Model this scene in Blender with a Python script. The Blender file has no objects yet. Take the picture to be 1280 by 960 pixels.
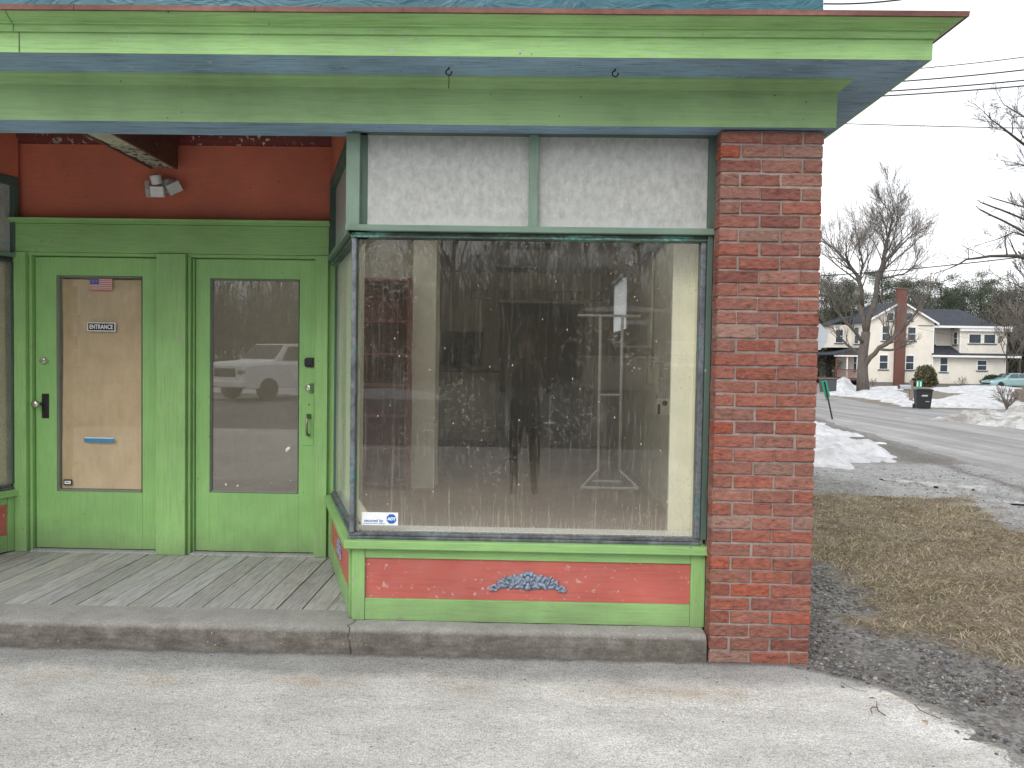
import bpy, bmesh, math, random
import numpy as np
from mathutils import Vector, Matrix, noise as mnoise, Quaternion
random.seed(11)
rng = np.random.default_rng(7)
sc = bpy.context.scene
COL = sc.collection
R = math.radians
U = random.uniform

# ------------------------------------------------------------------ camera
FPX, YAW, PITCH, ROLL, CAMD, CAMH = 960.0, .0178, -.032, .0155, 3.8336, 1.5058
cy, sy, cp, sp = math.cos(YAW), math.sin(YAW), math.cos(PITCH), math.sin(PITCH)
FW = Vector((-sy*cp, cy*cp, sp)); r0 = Vector((cy, sy, 0)); u0 = r0.cross(FW)
RT = math.cos(ROLL)*r0 + math.sin(ROLL)*u0
UP = -math.sin(ROLL)*r0 + math.cos(ROLL)*u0
CAM = Vector((0, -CAMD, CAMH))
cd = bpy.data.cameras.new('camera'); cam = bpy.data.objects.new('camera', cd); COL.objects.link(cam)
cam.matrix_world = Matrix(((RT.x, UP.x, -FW.x, CAM.x), (RT.y, UP.y, -FW.y, CAM.y), (RT.z, UP.z, -FW.z, CAM.z), (0, 0, 0, 1)))
cd.sensor_width = 36; cd.lens = 36*FPX/1280; cd.clip_start = .004; cd.clip_end = 2000
sc.camera = cam

def ray(px, py): return FW + RT*((px-640)/FPX) - UP*((py-480)/FPX)
def at(px, py, depth): return CAM + ray(px, py)*depth           # survey of the photograph: pixel and distance to a place
def terrain(x, y):                                               # the street falls gently away behind the shop
    return -.0085*max(0., y-15)
def ground_at(px, py):
    d = ray(px, py); t = 5.
    for _ in range(60):
        p = CAM + d*t
        t = (terrain(p.x, p.y) - CAM.z)/d.z
    return CAM + d*t

# ------------------------------------------------------------------ objects
def tag(o, label=None, cat=None, group=None, kind=None):
    if label: o['label'] = label
    if cat: o['category'] = cat
    if group: o['group'] = group
    if kind: o['kind'] = kind
    return o
def thing(name, label, cat, loc=(0, 0, 0), rz=0, group=None):
    o = bpy.data.objects.new(name, None); COL.objects.link(o); o.empty_display_size = .1
    o.location = loc; o.rotation_euler = (0, 0, rz)
    return tag(o, label, cat, group)
def link_mesh(name, me, mat, parent=None, smooth=False, bevel=0):
    o = bpy.data.objects.new(name, me); COL.objects.link(o)
    for m in (mat if isinstance(mat, (list, tuple)) else [mat]): me.materials.append(m)
    if parent: o.parent = parent
    if smooth: me.polygons.foreach_set('use_smooth', [True]*len(me.polygons))
    if bevel:
        b = o.modifiers.new('edge', 'BEVEL'); b.width = bevel; b.segments = 2; b.limit_method = 'ANGLE'; b.angle_limit = R(40)
    return o
def dup(root, loc=None, rz=None, label=None, scale=None):
    r = root.copy(); COL.objects.link(r)
    if loc is not None: r.location = loc
    if rz is not None: r.rotation_euler = (0, 0, rz)
    if scale is not None: r.scale = (scale,)*3
    if label: r['label'] = label
    for ch in root.children:
        c = ch.copy(); COL.objects.link(c); c.parent = r
        for g in ch.children:
            d = g.copy(); COL.objects.link(d); d.parent = c
    return r

class MB:
    def __init__(s, M=None): s.v = []; s.f = []; s.col = []; s.M = M
    def add(s, vs, fs, col=None):
        n = len(s.v); s.v += [tuple(p) for p in vs]; s.f += [tuple(i+n for i in f) for f in fs]; s.col += [col]*len(vs); return s
    def box(s, x0, x1, y0, y1, z0, z1, M=None, col=None):
        if x0 > x1: x0, x1 = x1, x0
        if y0 > y1: y0, y1 = y1, y0
        vs = [Vector((x, y, z)) for z in (z0, z1) for y in (y0, y1) for x in (x0, x1)]
        if M is not None: vs = [M @ p for p in vs]
        return s.add(vs, [(0, 2, 3, 1), (4, 5, 7, 6), (0, 1, 5, 4), (2, 6, 7, 3), (0, 4, 6, 2), (1, 3, 7, 5)], col)
    def quad(s, a, b, c, d): return s.add([a, b, c, d], [(0, 1, 2, 3)])
    def prism(s, poly, axis, a, b, M=None):                      # polygon in the other two axes, extruded from a to b
        n = len(poly)
        def mk(p, t):
            q = {'x': (t, p[0], p[1]), 'y': (p[0], t, p[1]), 'z': (p[0], p[1], t)}[axis]
            return M @ Vector(q) if M is not None else Vector(q)
        vs = [mk(p, a) for p in poly] + [mk(p, b) for p in poly]
        fs = [tuple(range(n))[::-1], tuple(range(n, 2*n))] + [(i, (i+1) % n, (i+1) % n+n, i+n) for i in range(n)]
        return s.add(vs, fs)
    def tube(s, pts, rad, n=6, cap=True):
        pts = [Vector(p) for p in pts]
        if not isinstance(rad, (list, tuple)): rad = [rad]*len(pts)
        vs = []; t0 = (pts[1]-pts[0]).normalized()
        a = t0.orthogonal().normalized()
        for i, p in enumerate(pts):
            t = (pts[min(i+1, len(pts)-1)]-pts[max(i-1, 0)])
            t = t.normalized() if t.length > 1e-9 else t0
            a = (a - t*a.dot(t)); a = a.normalized() if a.length > 1e-6 else t.orthogonal().normalized()
            b = t.cross(a)
            vs += [p + (a*math.cos(2*math.pi*k/n) + b*math.sin(2*math.pi*k/n))*rad[i] for k in range(n)]
        fs = []
        for i in range(len(pts)-1):
            fs += [(i*n+k, i*n+(k+1) % n, (i+1)*n+(k+1) % n, (i+1)*n+k) for k in range(n)]
        if cap and n > 2: fs += [tuple(range(n))[::-1], tuple(range((len(pts)-1)*n, len(pts)*n))]
        return s.add(vs, fs)
    def lathe(s, prof, M=None, n=20):                            # (radius, height) about local z
        vs = [Vector((r*math.cos(2*math.pi*k/n), r*math.sin(2*math.pi*k/n), z)) for r, z in prof for k in range(n)]
        if M is not None: vs = [M @ p for p in vs]
        fs = [(i*n+k, i*n+(k+1) % n, (i+1)*n+(k+1) % n, (i+1)*n+k) for i in range(len(prof)-1) for k in range(n)]
        fs += [tuple(range(n))[::-1], tuple(range((len(prof)-1)*n, len(prof)*n))]
        return s.add(vs, fs)
    def ball(s, c, r, n=10, m=6, M=None):
        r = r if isinstance(r, (list, tuple)) else (r,)*3
        vs = []; 
        for j in range(m+1):
            th = math.pi*j/m
            for k in range(n):
                p = Vector((math.sin(th)*math.cos(2*math.pi*k/n)*r[0], math.sin(th)*math.sin(2*math.pi*k/n)*r[1], math.cos(th)*r[2]))
                if M is not None: p = M @ p
                vs.append(p + Vector(c))
        fs = [(j*n+k, (j+1)*n+k, (j+1)*n+(k+1) % n, j*n+(k+1) % n) for j in range(m) for k in range(n)]
        return s.add(vs, fs)
    def build(s, name, mat, parent=None, bevel=0, smooth=False, attr=False):
        me = bpy.data.meshes.new(name)
        vs, fs = s.v, s.f
        if s.M is not None:
            vs = [tuple(s.M @ Vector(p)) for p in vs]
            if s.M.to_3x3().determinant() < 0: fs = [f[::-1] for f in fs]
        me.from_pydata(vs, [], fs); me.update()
        if attr:
            a = me.color_attributes.new('tone', 'FLOAT_COLOR', 'POINT')
            a.data.foreach_set('color', np.array([c if c else (1, 1, 1, 1) for c in s.col], dtype=np.float32).ravel())
        return link_mesh(name, me, mat, parent, smooth, bevel)
def np_mesh(name, verts, faces, mat, parent=None, smooth=False, col=None):
    """verts n x 3, faces m x k (all of one size)"""
    me = bpy.data.meshes.new(name); verts = np.asarray(verts, np.float32); faces = np.asarray(faces, np.int32)
    k = faces.shape[1]
    me.vertices.add(len(verts)); me.vertices.foreach_set('co', verts.ravel())
    me.loops.add(faces.size); me.loops.foreach_set('vertex_index', faces.ravel())
    me.polygons.add(len(faces)); me.polygons.foreach_set('loop_start', np.arange(0, faces.size, k, dtype=np.int32))
    me.update(calc_edges=True)
    if col is not None:
        a = me.color_attributes.new('tone', 'FLOAT_COLOR', 'POINT'); c = np.ones((len(verts), 4), np.float32); c[:, :col.shape[1]] = col
        a.data.foreach_set('color', c.ravel())
    return link_mesh(name, me, mat, parent, smooth)
def text_mesh(body, size, bold=0, extrude=.0006, align='CENTER', shear=0):
    cu = bpy.data.curves.new('text', 'FONT'); cu.body = body; cu.size = size; cu.align_x = align; cu.align_y = 'CENTER'
    cu.offset = bold; cu.extrude = extrude; cu.shear = shear
    o = bpy.data.objects.new('text', cu); COL.objects.link(o)
    bpy.context.view_layer.update()
    me = bpy.data.meshes.new_from_object(o.evaluated_get(bpy.context.evaluated_depsgraph_get()))
    bpy.data.objects.remove(o)
    return me
def put_text(name, body, size, mat, parent, M, **k):
    me = text_mesh(body, size, **k); me.transform(M); me.name = name
    return link_mesh(name, me, mat, parent)
def facing(x, y, z): return Matrix.Translation((x, y, z)) @ Matrix.Rotation(R(90), 4, 'X')   # text plane turned to face the street
def fbm(x, y, z=0., o=4): return mnoise.fractal(Vector((x, y, z)), 1.0, 2.0, o)

# ------------------------------------------------------------------ material tools
class T:
    def __init__(s, name):
        s.m = bpy.data.materials.new(name); s.m.use_nodes = True; s.nt = s.m.node_tree; s.nt.nodes.clear()
        s.out = s.nt.nodes.new('ShaderNodeOutputMaterial'); s._c = None
    def n(s, typ, ins=None, **props):
        nd = s.nt.nodes.new('ShaderNode'+typ)
        for k, v in props.items(): setattr(nd, k, v)
        for k, v in (ins or {}).items(): s.set(nd.inputs[k], v)
        return nd
    def set(s, sock, v):
        if isinstance(v, bpy.types.NodeSocket): s.nt.links.new(v, sock)
        elif sock.type == 'RGBA': sock.default_value = (*v[:3], 1)
        else: sock.default_value = v
    @property
    def co(s):
        if s._c is None: s._c = s.n('TexCoord').outputs['Object']
        return s._c
    def map(s, sc=(1, 1, 1), loc=(0, 0, 0), rot=(0, 0, 0), v=None):
        return s.n('Mapping', {'Vector': v or s.co, 'Scale': sc, 'Location': loc, 'Rotation': rot}).outputs[0]
    def noise(s, scale, detail=4, rough=.55, dist=0, v=None):
        return s.n('TexNoise', {'Vector': v or s.co, 'Scale': scale, 'Detail': detail, 'Roughness': rough, 'Distortion': dist}).outputs[0]
    def vor(s, scale, v=None, feature='F1', out='Distance', rnd=1.):
        return s.n('TexVoronoi', {'Vector': v or s.co, 'Scale': scale, 'Randomness': rnd}, feature=feature).outputs[out]
    def ramp(s, fac, stops, interp='LINEAR'):
        nd = s.n('ValToRGB', {'Fac': fac}); cr = nd.color_ramp; cr.interpolation = interp
        while len(cr.elements) < len(stops): cr.elements.new(.5)
        for e, (p, c) in zip(cr.elements, stops):
            e.position = p; e.color = (c, c, c, 1) if isinstance(c, (int, float)) else (*c[:3], 1)
        return nd.outputs[0]
    def mix(s, fac, a, b, blend='MIX'):
        nd = s.n('Mix', data_type='RGBA', blend_type=blend); nd.clamp_factor = True
        s.set(nd.inputs[0], fac); s.set(nd.inputs[6], a); s.set(nd.inputs[7], b); return nd.outputs[2]
    def math(s, op, a, b=0., clamp=False):
        nd = s.n('Math', operation=op); nd.use_clamp = clamp; s.set(nd.inputs[0], a); s.set(nd.inputs[1], b); return nd.outputs[0]
    def sep(s, v=None):
        return s.n('SeparateXYZ', {0: v or s.co}).outputs
    def attr(s, name='tone'): return s.n('Attribute', attribute_name=name).outputs['Color']
    def bump(s, h, strength=.3, dist=.01, nrm=None):
        d = {'Height': h, 'Strength': strength, 'Distance': dist}
        if nrm is not None: d['Normal'] = nrm
        return s.n('Bump', d).outputs[0]
    def pbr(s, col, rough=.6, nrm=None, metal=0., spec=.5, **kw):
        d = {'Base Color': col, 'Roughness': rough, 'Metallic': metal, 'Specular IOR Level': spec}; d.update(kw)
        if nrm is not None: d['Normal'] = nrm
        b = s.n('BsdfPrincipled', d); s.nt.links.new(b.outputs[0], s.out.inputs[0]); return s.m
    def finish(s, shader): s.nt.links.new(shader, s.out.inputs[0]); return s.m
    def mixsh(s, fac, a, b):
        nd = s.n('MixShader'); s.set(nd.inputs[0], fac); s.nt.links.new(a, nd.inputs[1]); s.nt.links.new(b, nd.inputs[2]); return nd.outputs[0]

def c3(c, k): return tuple(min(1, x*k) for x in c)
AX = {'x': (.7, 13, 13), 'y': (13, .7, 13), 'z': (13, 13, .7)}
def painted(name, col, axis='x', wear=.25, crack=.3, under=(.30, .28, .25), fade=.18, grain=.5, rough=.5, dirt=.35, gk=.62, grime=0.):
    """old brush-painted board: fading, grain, hairline cracks along the board, chipped spots, fly specks"""
    t = T(name); g = t.map(AX[axis])
    big = t.noise(1.7, 4, .6); gr = t.noise(7, 8, .65, .3, g); blot = t.noise(9, 5, .6)
    c = t.mix(t.ramp(big, [(.3, 0), (.7, 1)]), c3(col, 1-fade), c3(col, 1+fade*.8))
    grey = sum(col)/3
    c = t.mix(t.math('MULTIPLY', t.ramp(blot, [(.45, 0), (.75, 1)]), fade*1.2), c, tuple(.55*x+.45*grey*1.25 for x in col))
    c = t.mix(grain, c, t.ramp(gr, [(.28, gk), (.5, 1), (.75, 1.15)]), 'MULTIPLY')
    low = t.noise(.9, 6, .7, .4, t.map((1, 1, 1), (3.1, 7.7, 1.3)))
    c = t.mix(t.math('MULTIPLY', t.ramp(low, [(.5, 0), (.8, 1)]), dirt), c, c3(col, .45))
    cr = t.noise(16, 10, .7, .8, t.map(AX[axis], (5, 3, 9)))
    zone = t.noise(2.3, 3, .5, 0, t.map((1, 1, 1), (9, 2, 4)))
    crk = t.math('MULTIPLY', t.ramp(cr, [(.30, 1), (.36, 0)]), t.ramp(zone, [(.45, 0), (.6, 1)]))
    c = t.mix(t.math('MULTIPLY', crk, crack), c, (.05, .045, .04))
    chip = t.noise(26, 6, .6, .2, t.map((1, 1, 1), (1.7, 4.4, 2.9)))
    chp = t.math('MULTIPLY', t.ramp(chip, [(.69-wear*.12, 0), (.72-wear*.12, 1)]), t.ramp(zone, [(.42, 0), (.55, 1)]))
    c = t.mix(chp, c, under)
    spk = t.vor(17); sp2 = t.noise(3, 2, .5, 0, t.map((1, 1, 1), (11, 1, 6)))
    c = t.mix(t.math('MULTIPLY', t.ramp(spk, [(.05, 1), (.075, 0)]), t.ramp(sp2, [(.52, 0), (.6, 1)])), c, (.04, .035, .03))
    if grime:                                                    # splash dirt near the boards underfoot
        zz = t.math('ADD', t.sep()[2], t.math('MULTIPLY', t.math('SUBTRACT', t.noise(5, 6, .7), .5), .35))
        c = t.mix(t.math('MULTIPLY', t.ramp(zz, [(.10, 1), (.34, 0)]), grime), c, (.13, .125, .10))
    h = t.math('ADD', t.math('MULTIPLY', gr, .5), t.math('ADD', t.math('MULTIPLY', crk, -.6), t.math('MULTIPLY', chp, -.4)))
    return t.pbr(c, t.ramp(blot, [(.3, rough-.08), (.7, rough+.15)]), t.bump(h, .35, .004), spec=.35)
def plain(name, col, rough=.6, var=.12, scale=8, metal=0., bump=.1, spec=.4):
    t = T(name); n = t.noise(scale, 6, .6); n2 = t.noise(scale*6, 4, .6)
    c = t.mix(t.ramp(n, [(.3, 0), (.7, 1)]), c3(col, 1-var), c3(col, 1+var))
    c = t.mix(.3, c, t.ramp(n2, [(.3, .7), (.7, 1.15)]), 'MULTIPLY')
    return t.pbr(c, rough, t.bump(n2, bump, .003), metal, spec)

GREEN = (.272, .485, .172)
M = {}
for ax in 'xyz':
    M['green_'+ax] = painted('green_paint_'+ax, GREEN, ax, .5, .7, (.31, .34, .25), .16, .6, gk=.62, grime=.4)
M['fascia'] = painted('fascia_green_paint', (.315, .54, .205), 'x', .45, 1., (.40, .43, .34), .14, .8, gk=.62)
M['frieze'] = painted('frieze_green_paint', (.28, .44, .195), 'x', .2, .5, (.3, .34, .25), .18, .5, .5, .55)
M['door'] = painted('door_green_paint', (.265, .495, .17), 'z', .3, .3, (.3, .34, .25), .14, .5, .42, .35, .74, .5)
M['sage_x'] = painted('sage_trim_paint_x', (.17, .25, .19), 'x', .3, .3, (.35, .35, .33))
M['sage_z'] = painted('sage_trim_paint_z', (.19, .275, .21), 'z', .3, .3, (.35, .35, .33))
M['darktrim'] = painted('dark_green_trim_paint', (.085, .13, .105), 'z', .2, .3)
M['blue'] = painted('blue_grey_soffit_paint', (.27, .41, .56), 'x', .5, .95, (.47, .48, .48), .25, 1., .65, .5, .30)
M['redpanel'] = painted('coral_red_panel_paint', (.50, .125, .10), 'x', .7, .45, (.52, .33, .30), .20, .45, .55, .2)
M['redwall'] = painted('rust_red_wall_paint', (.64, .18, .11), 'x', .05, .05, (.2, .1, .07), .16, .25, .6, .3)
M['maroon'] = painted('peeling_maroon_paint', (.16, .035, .03), 'x', .9, .4, (.55, .52, .47), .2, .5, .6)
M['peel'] = painted('peeled_beam_paint', (.46, .43, .33), 'y', 1.2, 1.0, (.07, .055, .045), .4, .9, .75, .9)
M['darkbeam'] = painted('brown_beam_paint', (.14, .065, .05), 'y', .4, .5, (.3, .25, .2), .2, .5)
M['darkceil'] = painted('dark_teal_ceiling_paint', (.04, .085, .085), 'y', .3, .4)
M['cream'] = plain('cream_wall_paint', (.80, .76, .60), .7, .06, 1.2, bump=.03)
M['ceil'] = plain('ceiling_tile', (.82, .81, .78), .8, .04, 2, bump=.05)
M['black'] = plain('black_plastic', (.018, .018, .02), .4, .1)
M['white'] = plain('white_plastic', (.78, .78, .77), .45, .05)
M['offwhite'] = plain('grey_white_plastic', (.5, .5, .48), .5, .08)
M['silver'] = plain('satin_nickel', (.62, .61, .58), .28, .06, metal=1.)
M['bronze'] = plain('worn_bronze', (.30, .29, .24), .38, .2, metal=.9)
M['iron'] = plain('rusty_black_iron', (.035, .028, .025), .7, .3)
M['shelf'] = painted('red_brown_shelf_stain', (.23, .06, .045), 'x', .2, .2, (.25, .15, .1))
M['whitepaint'] = plain('white_gloss_paint', (.8, .8, .78), .4, .05)
M['tan'] = plain('tan_counter_panel', (.52, .47, .35), .6, .06)
M['stone_white'] = plain('chalk_white_paint', (.85, .86, .86), .7, .04)

def metal_frame():
    t = T('weathered_copper_sash'); n = t.noise(5, 6, .65, 0, t.map((1, 1, .6))); n2 = t.noise(38, 4, .6)
    c = t.ramp(n, [(.30, (.05, .055, .06)), (.47, (.13, .145, .16)), (.56, (.20, .215, .235)), (.66, (.09, .22, .21)), (.74, (.17, .43, .40))])
    c = t.mix(t.ramp(n2, [(.35, .55), (.55, 0)]), c, (.06, .05, .05))
    return t.pbr(c, .6, t.bump(n2, .35, .003), .35)
M['sash'] = metal_frame()
def patina():
    t = T('green_copper_patina'); n = t.noise(3.2, 7, .7, .3, t.map((.8, 1, 4))); n2 = t.noise(40, 4, .6)
    c = t.ramp(n, [(.32, (.03, .045, .04)), (.46, (.07, .12, .10)), (.54, (.12, .20, .165)), (.60, (.19, .46, .39)), (.68, (.10, .08, .075))])
    c = t.mix(t.ramp(n2, [(.4, .6), (.6, 0)]), c, (.05, .05, .045))
    return t.pbr(c, .65, t.bump(n2, .4, .003), .2)
M['patina'] = patina()
def flashing():
    t = T('rusted_roof_flashing'); n = t.noise(2.2, 6, .65, .2, t.map((1, 1, 5))); n2 = t.noise(30, 5, .6)
    c = t.ramp(n, [(.3, (.13, .055, .045)), (.5, (.21, .095, .075)), (.62, (.27, .14, .11)), (.75, (.33, .22, .19))])
    c = t.mix(.5, c, t.ramp(n2, [(.3, .6), (.7, 1.2)]), 'MULTIPLY')
    return t.pbr(c, .6, t.bump(n2, .3, .003), .25)
M['flash'] = flashing()
def teal_wall():
    t = T('wrinkled_teal_coating'); w = t.noise(2.2, 5, .5, 1.6, t.map((1.2, 1, 2.6), rot=(0, .5, 0))); n = t.noise(9, 6, .6)
    c = t.mix(t.ramp(n, [(.3, 0), (.7, 1)]), (.022, .11, .15), (.040, .165, .21))
    h = t.ramp(w, [(.42, 0), (.5, 1), (.56, .15), (.7, .3)])
    return t.pbr(c, .45, t.bump(h, .25, .02))
M['teal'] = teal_wall()
def brick():
    t = T('rough_red_brick'); a = t.attr(); n = t.noise(24, 8, .7, .4, t.map((1, 1, 2.4))); n2 = t.noise(5, 4, .6); f = t.noise(120, 3, .6)
    c = t.mix(.9, a, t.ramp(n, [(.30, .30), (.46, .95), (.54, 1.1), (.70, 1.55)]), 'MULTIPLY')
    c = t.mix(t.math('MULTIPLY', t.ramp(n2, [(.52, 0), (.75, 1)]), .28), c, (.36, .23, .20))
    c = t.mix(t.ramp(t.noise(34, 6, .7, 1.2, t.map((1, 1, 3), (3, 3, 3))), [(.29, .8), (.35, 0)]), c, (.07, .03, .025))
    h = t.math('ADD', n, t.math('MULTIPLY', f, .35))
    return t.pbr(c, .85, t.bump(h, 1., .012), spec=.2)
M['brick'] = brick()
def mortar():
    t = T('grey_mortar'); n = t.noise(40, 6, .65); n2 = t.noise(3, 3, .5)
    c = t.mix(t.ramp(n2, [(.3, 0), (.7, 1)]), (.25, .205, .185), (.38, .32, .29))
    c = t.mix(.6, c, t.ramp(n, [(.3, .6), (.7, 1.2)]), 'MULTIPLY')
    return t.pbr(c, .9, t.bump(n, .8, .006), spec=.2)
M['mortar'] = mortar()
def step_concrete():
    t = T('dirty_step_concrete'); n = t.noise(7, 8, .7); f = t.noise(90, 4, .7); x, y, z = t.sep(); st = t.noise(5, 6, .7, .3, t.map((1.2, 1, 6)))
    c = t.ramp(n, [(.25, (.10, .088, .075)), (.5, (.19, .172, .15)), (.75, (.30, .28, .255))])
    c = t.mix(.7, c, t.ramp(st, [(.3, .35), (.65, 1.0)]), 'MULTIPLY')
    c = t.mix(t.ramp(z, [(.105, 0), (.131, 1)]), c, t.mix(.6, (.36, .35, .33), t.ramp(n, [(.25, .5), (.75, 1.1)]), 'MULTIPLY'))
    c = t.mix(t.math('MULTIPLY', t.ramp(t.noise(3, 2), [(.5, 0), (.6, 1)]), t.ramp(t.noise(48, 5, .6), [(.66, 0), (.69, 1)])), c, (.55, .53, .5))
    c = t.mix(.6, c, t.ramp(f, [(.3, .55), (.7, 1.25)]), 'MULTIPLY')
    # hairline crack
    w = t.math('ADD', x, t.math('MULTIPLY', t.math('SUBTRACT', t.noise(9, 5, .6), .5), .09))
    crk = t.ramp(t.math('ABSOLUTE', t.math('ADD', w, .872)), [(.002, 1), (.006, 0)])
    c = t.mix(t.math('MULTIPLY', crk, .85), c, (.03, .025, .02))
    return t.pbr(c, .9, t.bump(t.math('ADD', n, t.math('MULTIPLY', f, .4)), .6, .006), spec=.2)
M['step'] = step_concrete()
def pavement():
    t = T('broomed_concrete'); x, y, z = t.sep()
    big = t.noise(.8, 6, .65, .3); mid = t.noise(4, 6, .7, .4, t.map((.55, 1.3, 1))); fine = t.noise(130, 4, .75); grit = t.noise(44, 7, .8, .5, t.map((.7, 1.2, 1), rot=(0, 0, .35)))
    c = t.mix(t.ramp(mid, [(.34, 0), (.66, 1)]), (.50, .485, .46), (.74, .725, .70))
    c = t.mix(t.ramp(big, [(.4, .5), (.66, 0)]), c, (.40, .39, .37))
    yy = t.math('ADD', y, t.math('MULTIPLY', t.math('SUBTRACT', t.noise(2.6, 6, .7), .5), .34))
    c = t.mix(t.ramp(yy, [(-.0, .0)] if False else [(.0, 0), (1, 0)]), c, c)
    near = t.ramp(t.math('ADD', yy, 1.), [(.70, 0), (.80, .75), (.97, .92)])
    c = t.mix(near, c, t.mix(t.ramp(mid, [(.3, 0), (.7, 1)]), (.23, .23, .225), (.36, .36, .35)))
    rust = t.math('MULTIPLY', t.ramp(t.math('ABSOLUTE', t.math('ADD', yy, .36)), [(.01, 1), (.10, 0)]), t.ramp(t.noise(2.1, 4, .6, 0, t.map((1, 1, 1), (2.3, 0, 0))), [(.50, 0), (.70, .55)]))
    c = t.mix(rust, c, (.40, .27, .135))
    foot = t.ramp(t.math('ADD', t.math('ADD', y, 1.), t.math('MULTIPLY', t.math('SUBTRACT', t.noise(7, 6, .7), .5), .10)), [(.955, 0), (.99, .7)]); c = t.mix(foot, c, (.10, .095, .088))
    edge = t.n('SeparateColor', {0: t.attr()}).outputs[0]
    eg = t.math('ADD', edge, t.math('MULTIPLY', t.math('SUBTRACT', t.noise(11, 9, .85, .6), .5), 2.2)); c = t.mix(t.ramp(eg, [(.62, 0), (.80, .85)]), c, (.20, .19, .175))
    c = t.mix(.85, c, t.ramp(grit, [(.34, .48), (.44, .88), (.54, 1.03), (.66, 1.15)]), 'MULTIPLY')
    c = t.mix(.9, c, t.ramp(fine, [(.34, .4), (.5, 1), (.68, 1.45)]), 'MULTIPLY')
    pit = t.vor(70); pm = t.noise(6, 4, .7)
    c = t.mix(t.math('MULTIPLY', t.ramp(pit, [(.12, 1), (.2, 0)]), t.ramp(pm, [(.5, 0), (.62, .8)])), c, (.10, .095, .09))
    dk = t.vor(6.5, t.map((1, 1, 1), (4, 8, 0)))
    c = t.mix(t.ramp(dk, [(.022, .9), (.034, 0)]), c, (.035, .032, .03))
    h = t.math('ADD', t.math('MULTIPLY', grit, .8), t.math('MULTIPLY', fine, .6))
    return t.pbr(c, .92, t.bump(h, .8, .006), spec=.15)
M['pavement'] = pavement()
def deckwood():
    t = T('grey_weathered_decking'); a = t.attr(); g = t.noise(9, 9, .7, .6, t.map((9, .55, 9))); w = t.noise(3, 5, .6)
    c = t.ramp(g, [(.25, (.15, .152, .15)), (.5, (.345, .35, .345)), (.72, (.48, .485, .48))])
    c = t.mix(1., c, a, 'MULTIPLY')
    c = t.mix(t.math('MULTIPLY', t.ramp(t.noise(13, 6, .65), [(.66, 0), (.72, 1)]), .7), c, (.5, .5, .48))
    c = t.mix(t.ramp(w, [(.55, 0), (.8, .5)]), c, (.11, .10, .09))
    return t.pbr(c, .85, t.bump(g, .6, .004), spec=.2)
M['deck'] = deckwood()
def kraft():
    t = T('brown_kraft_paper'); n = t.noise(2.5, 5, .6, .4); f = t.noise(30, 5, .7, 0, t.map((1, 1, .3))); cr = t.noise(2.1, 2, .4, .6, t.map((1.4, 1, .7), rot=(0, .7, 0)))
    c = t.mix(t.ramp(n, [(.3, 0), (.7, 1)]), (.52, .375, .225), (.68, .505, .325))
    c = t.mix(.35, c, t.ramp(f, [(.3, .75), (.7, 1.15)]), 'MULTIPLY')
    return t.pbr(c, .75, t.bump(t.math('ABSOLUTE', t.math('SUBTRACT', cr, .5)), .9, .05), spec=.25)
M['kraft'] = kraft()

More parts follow.
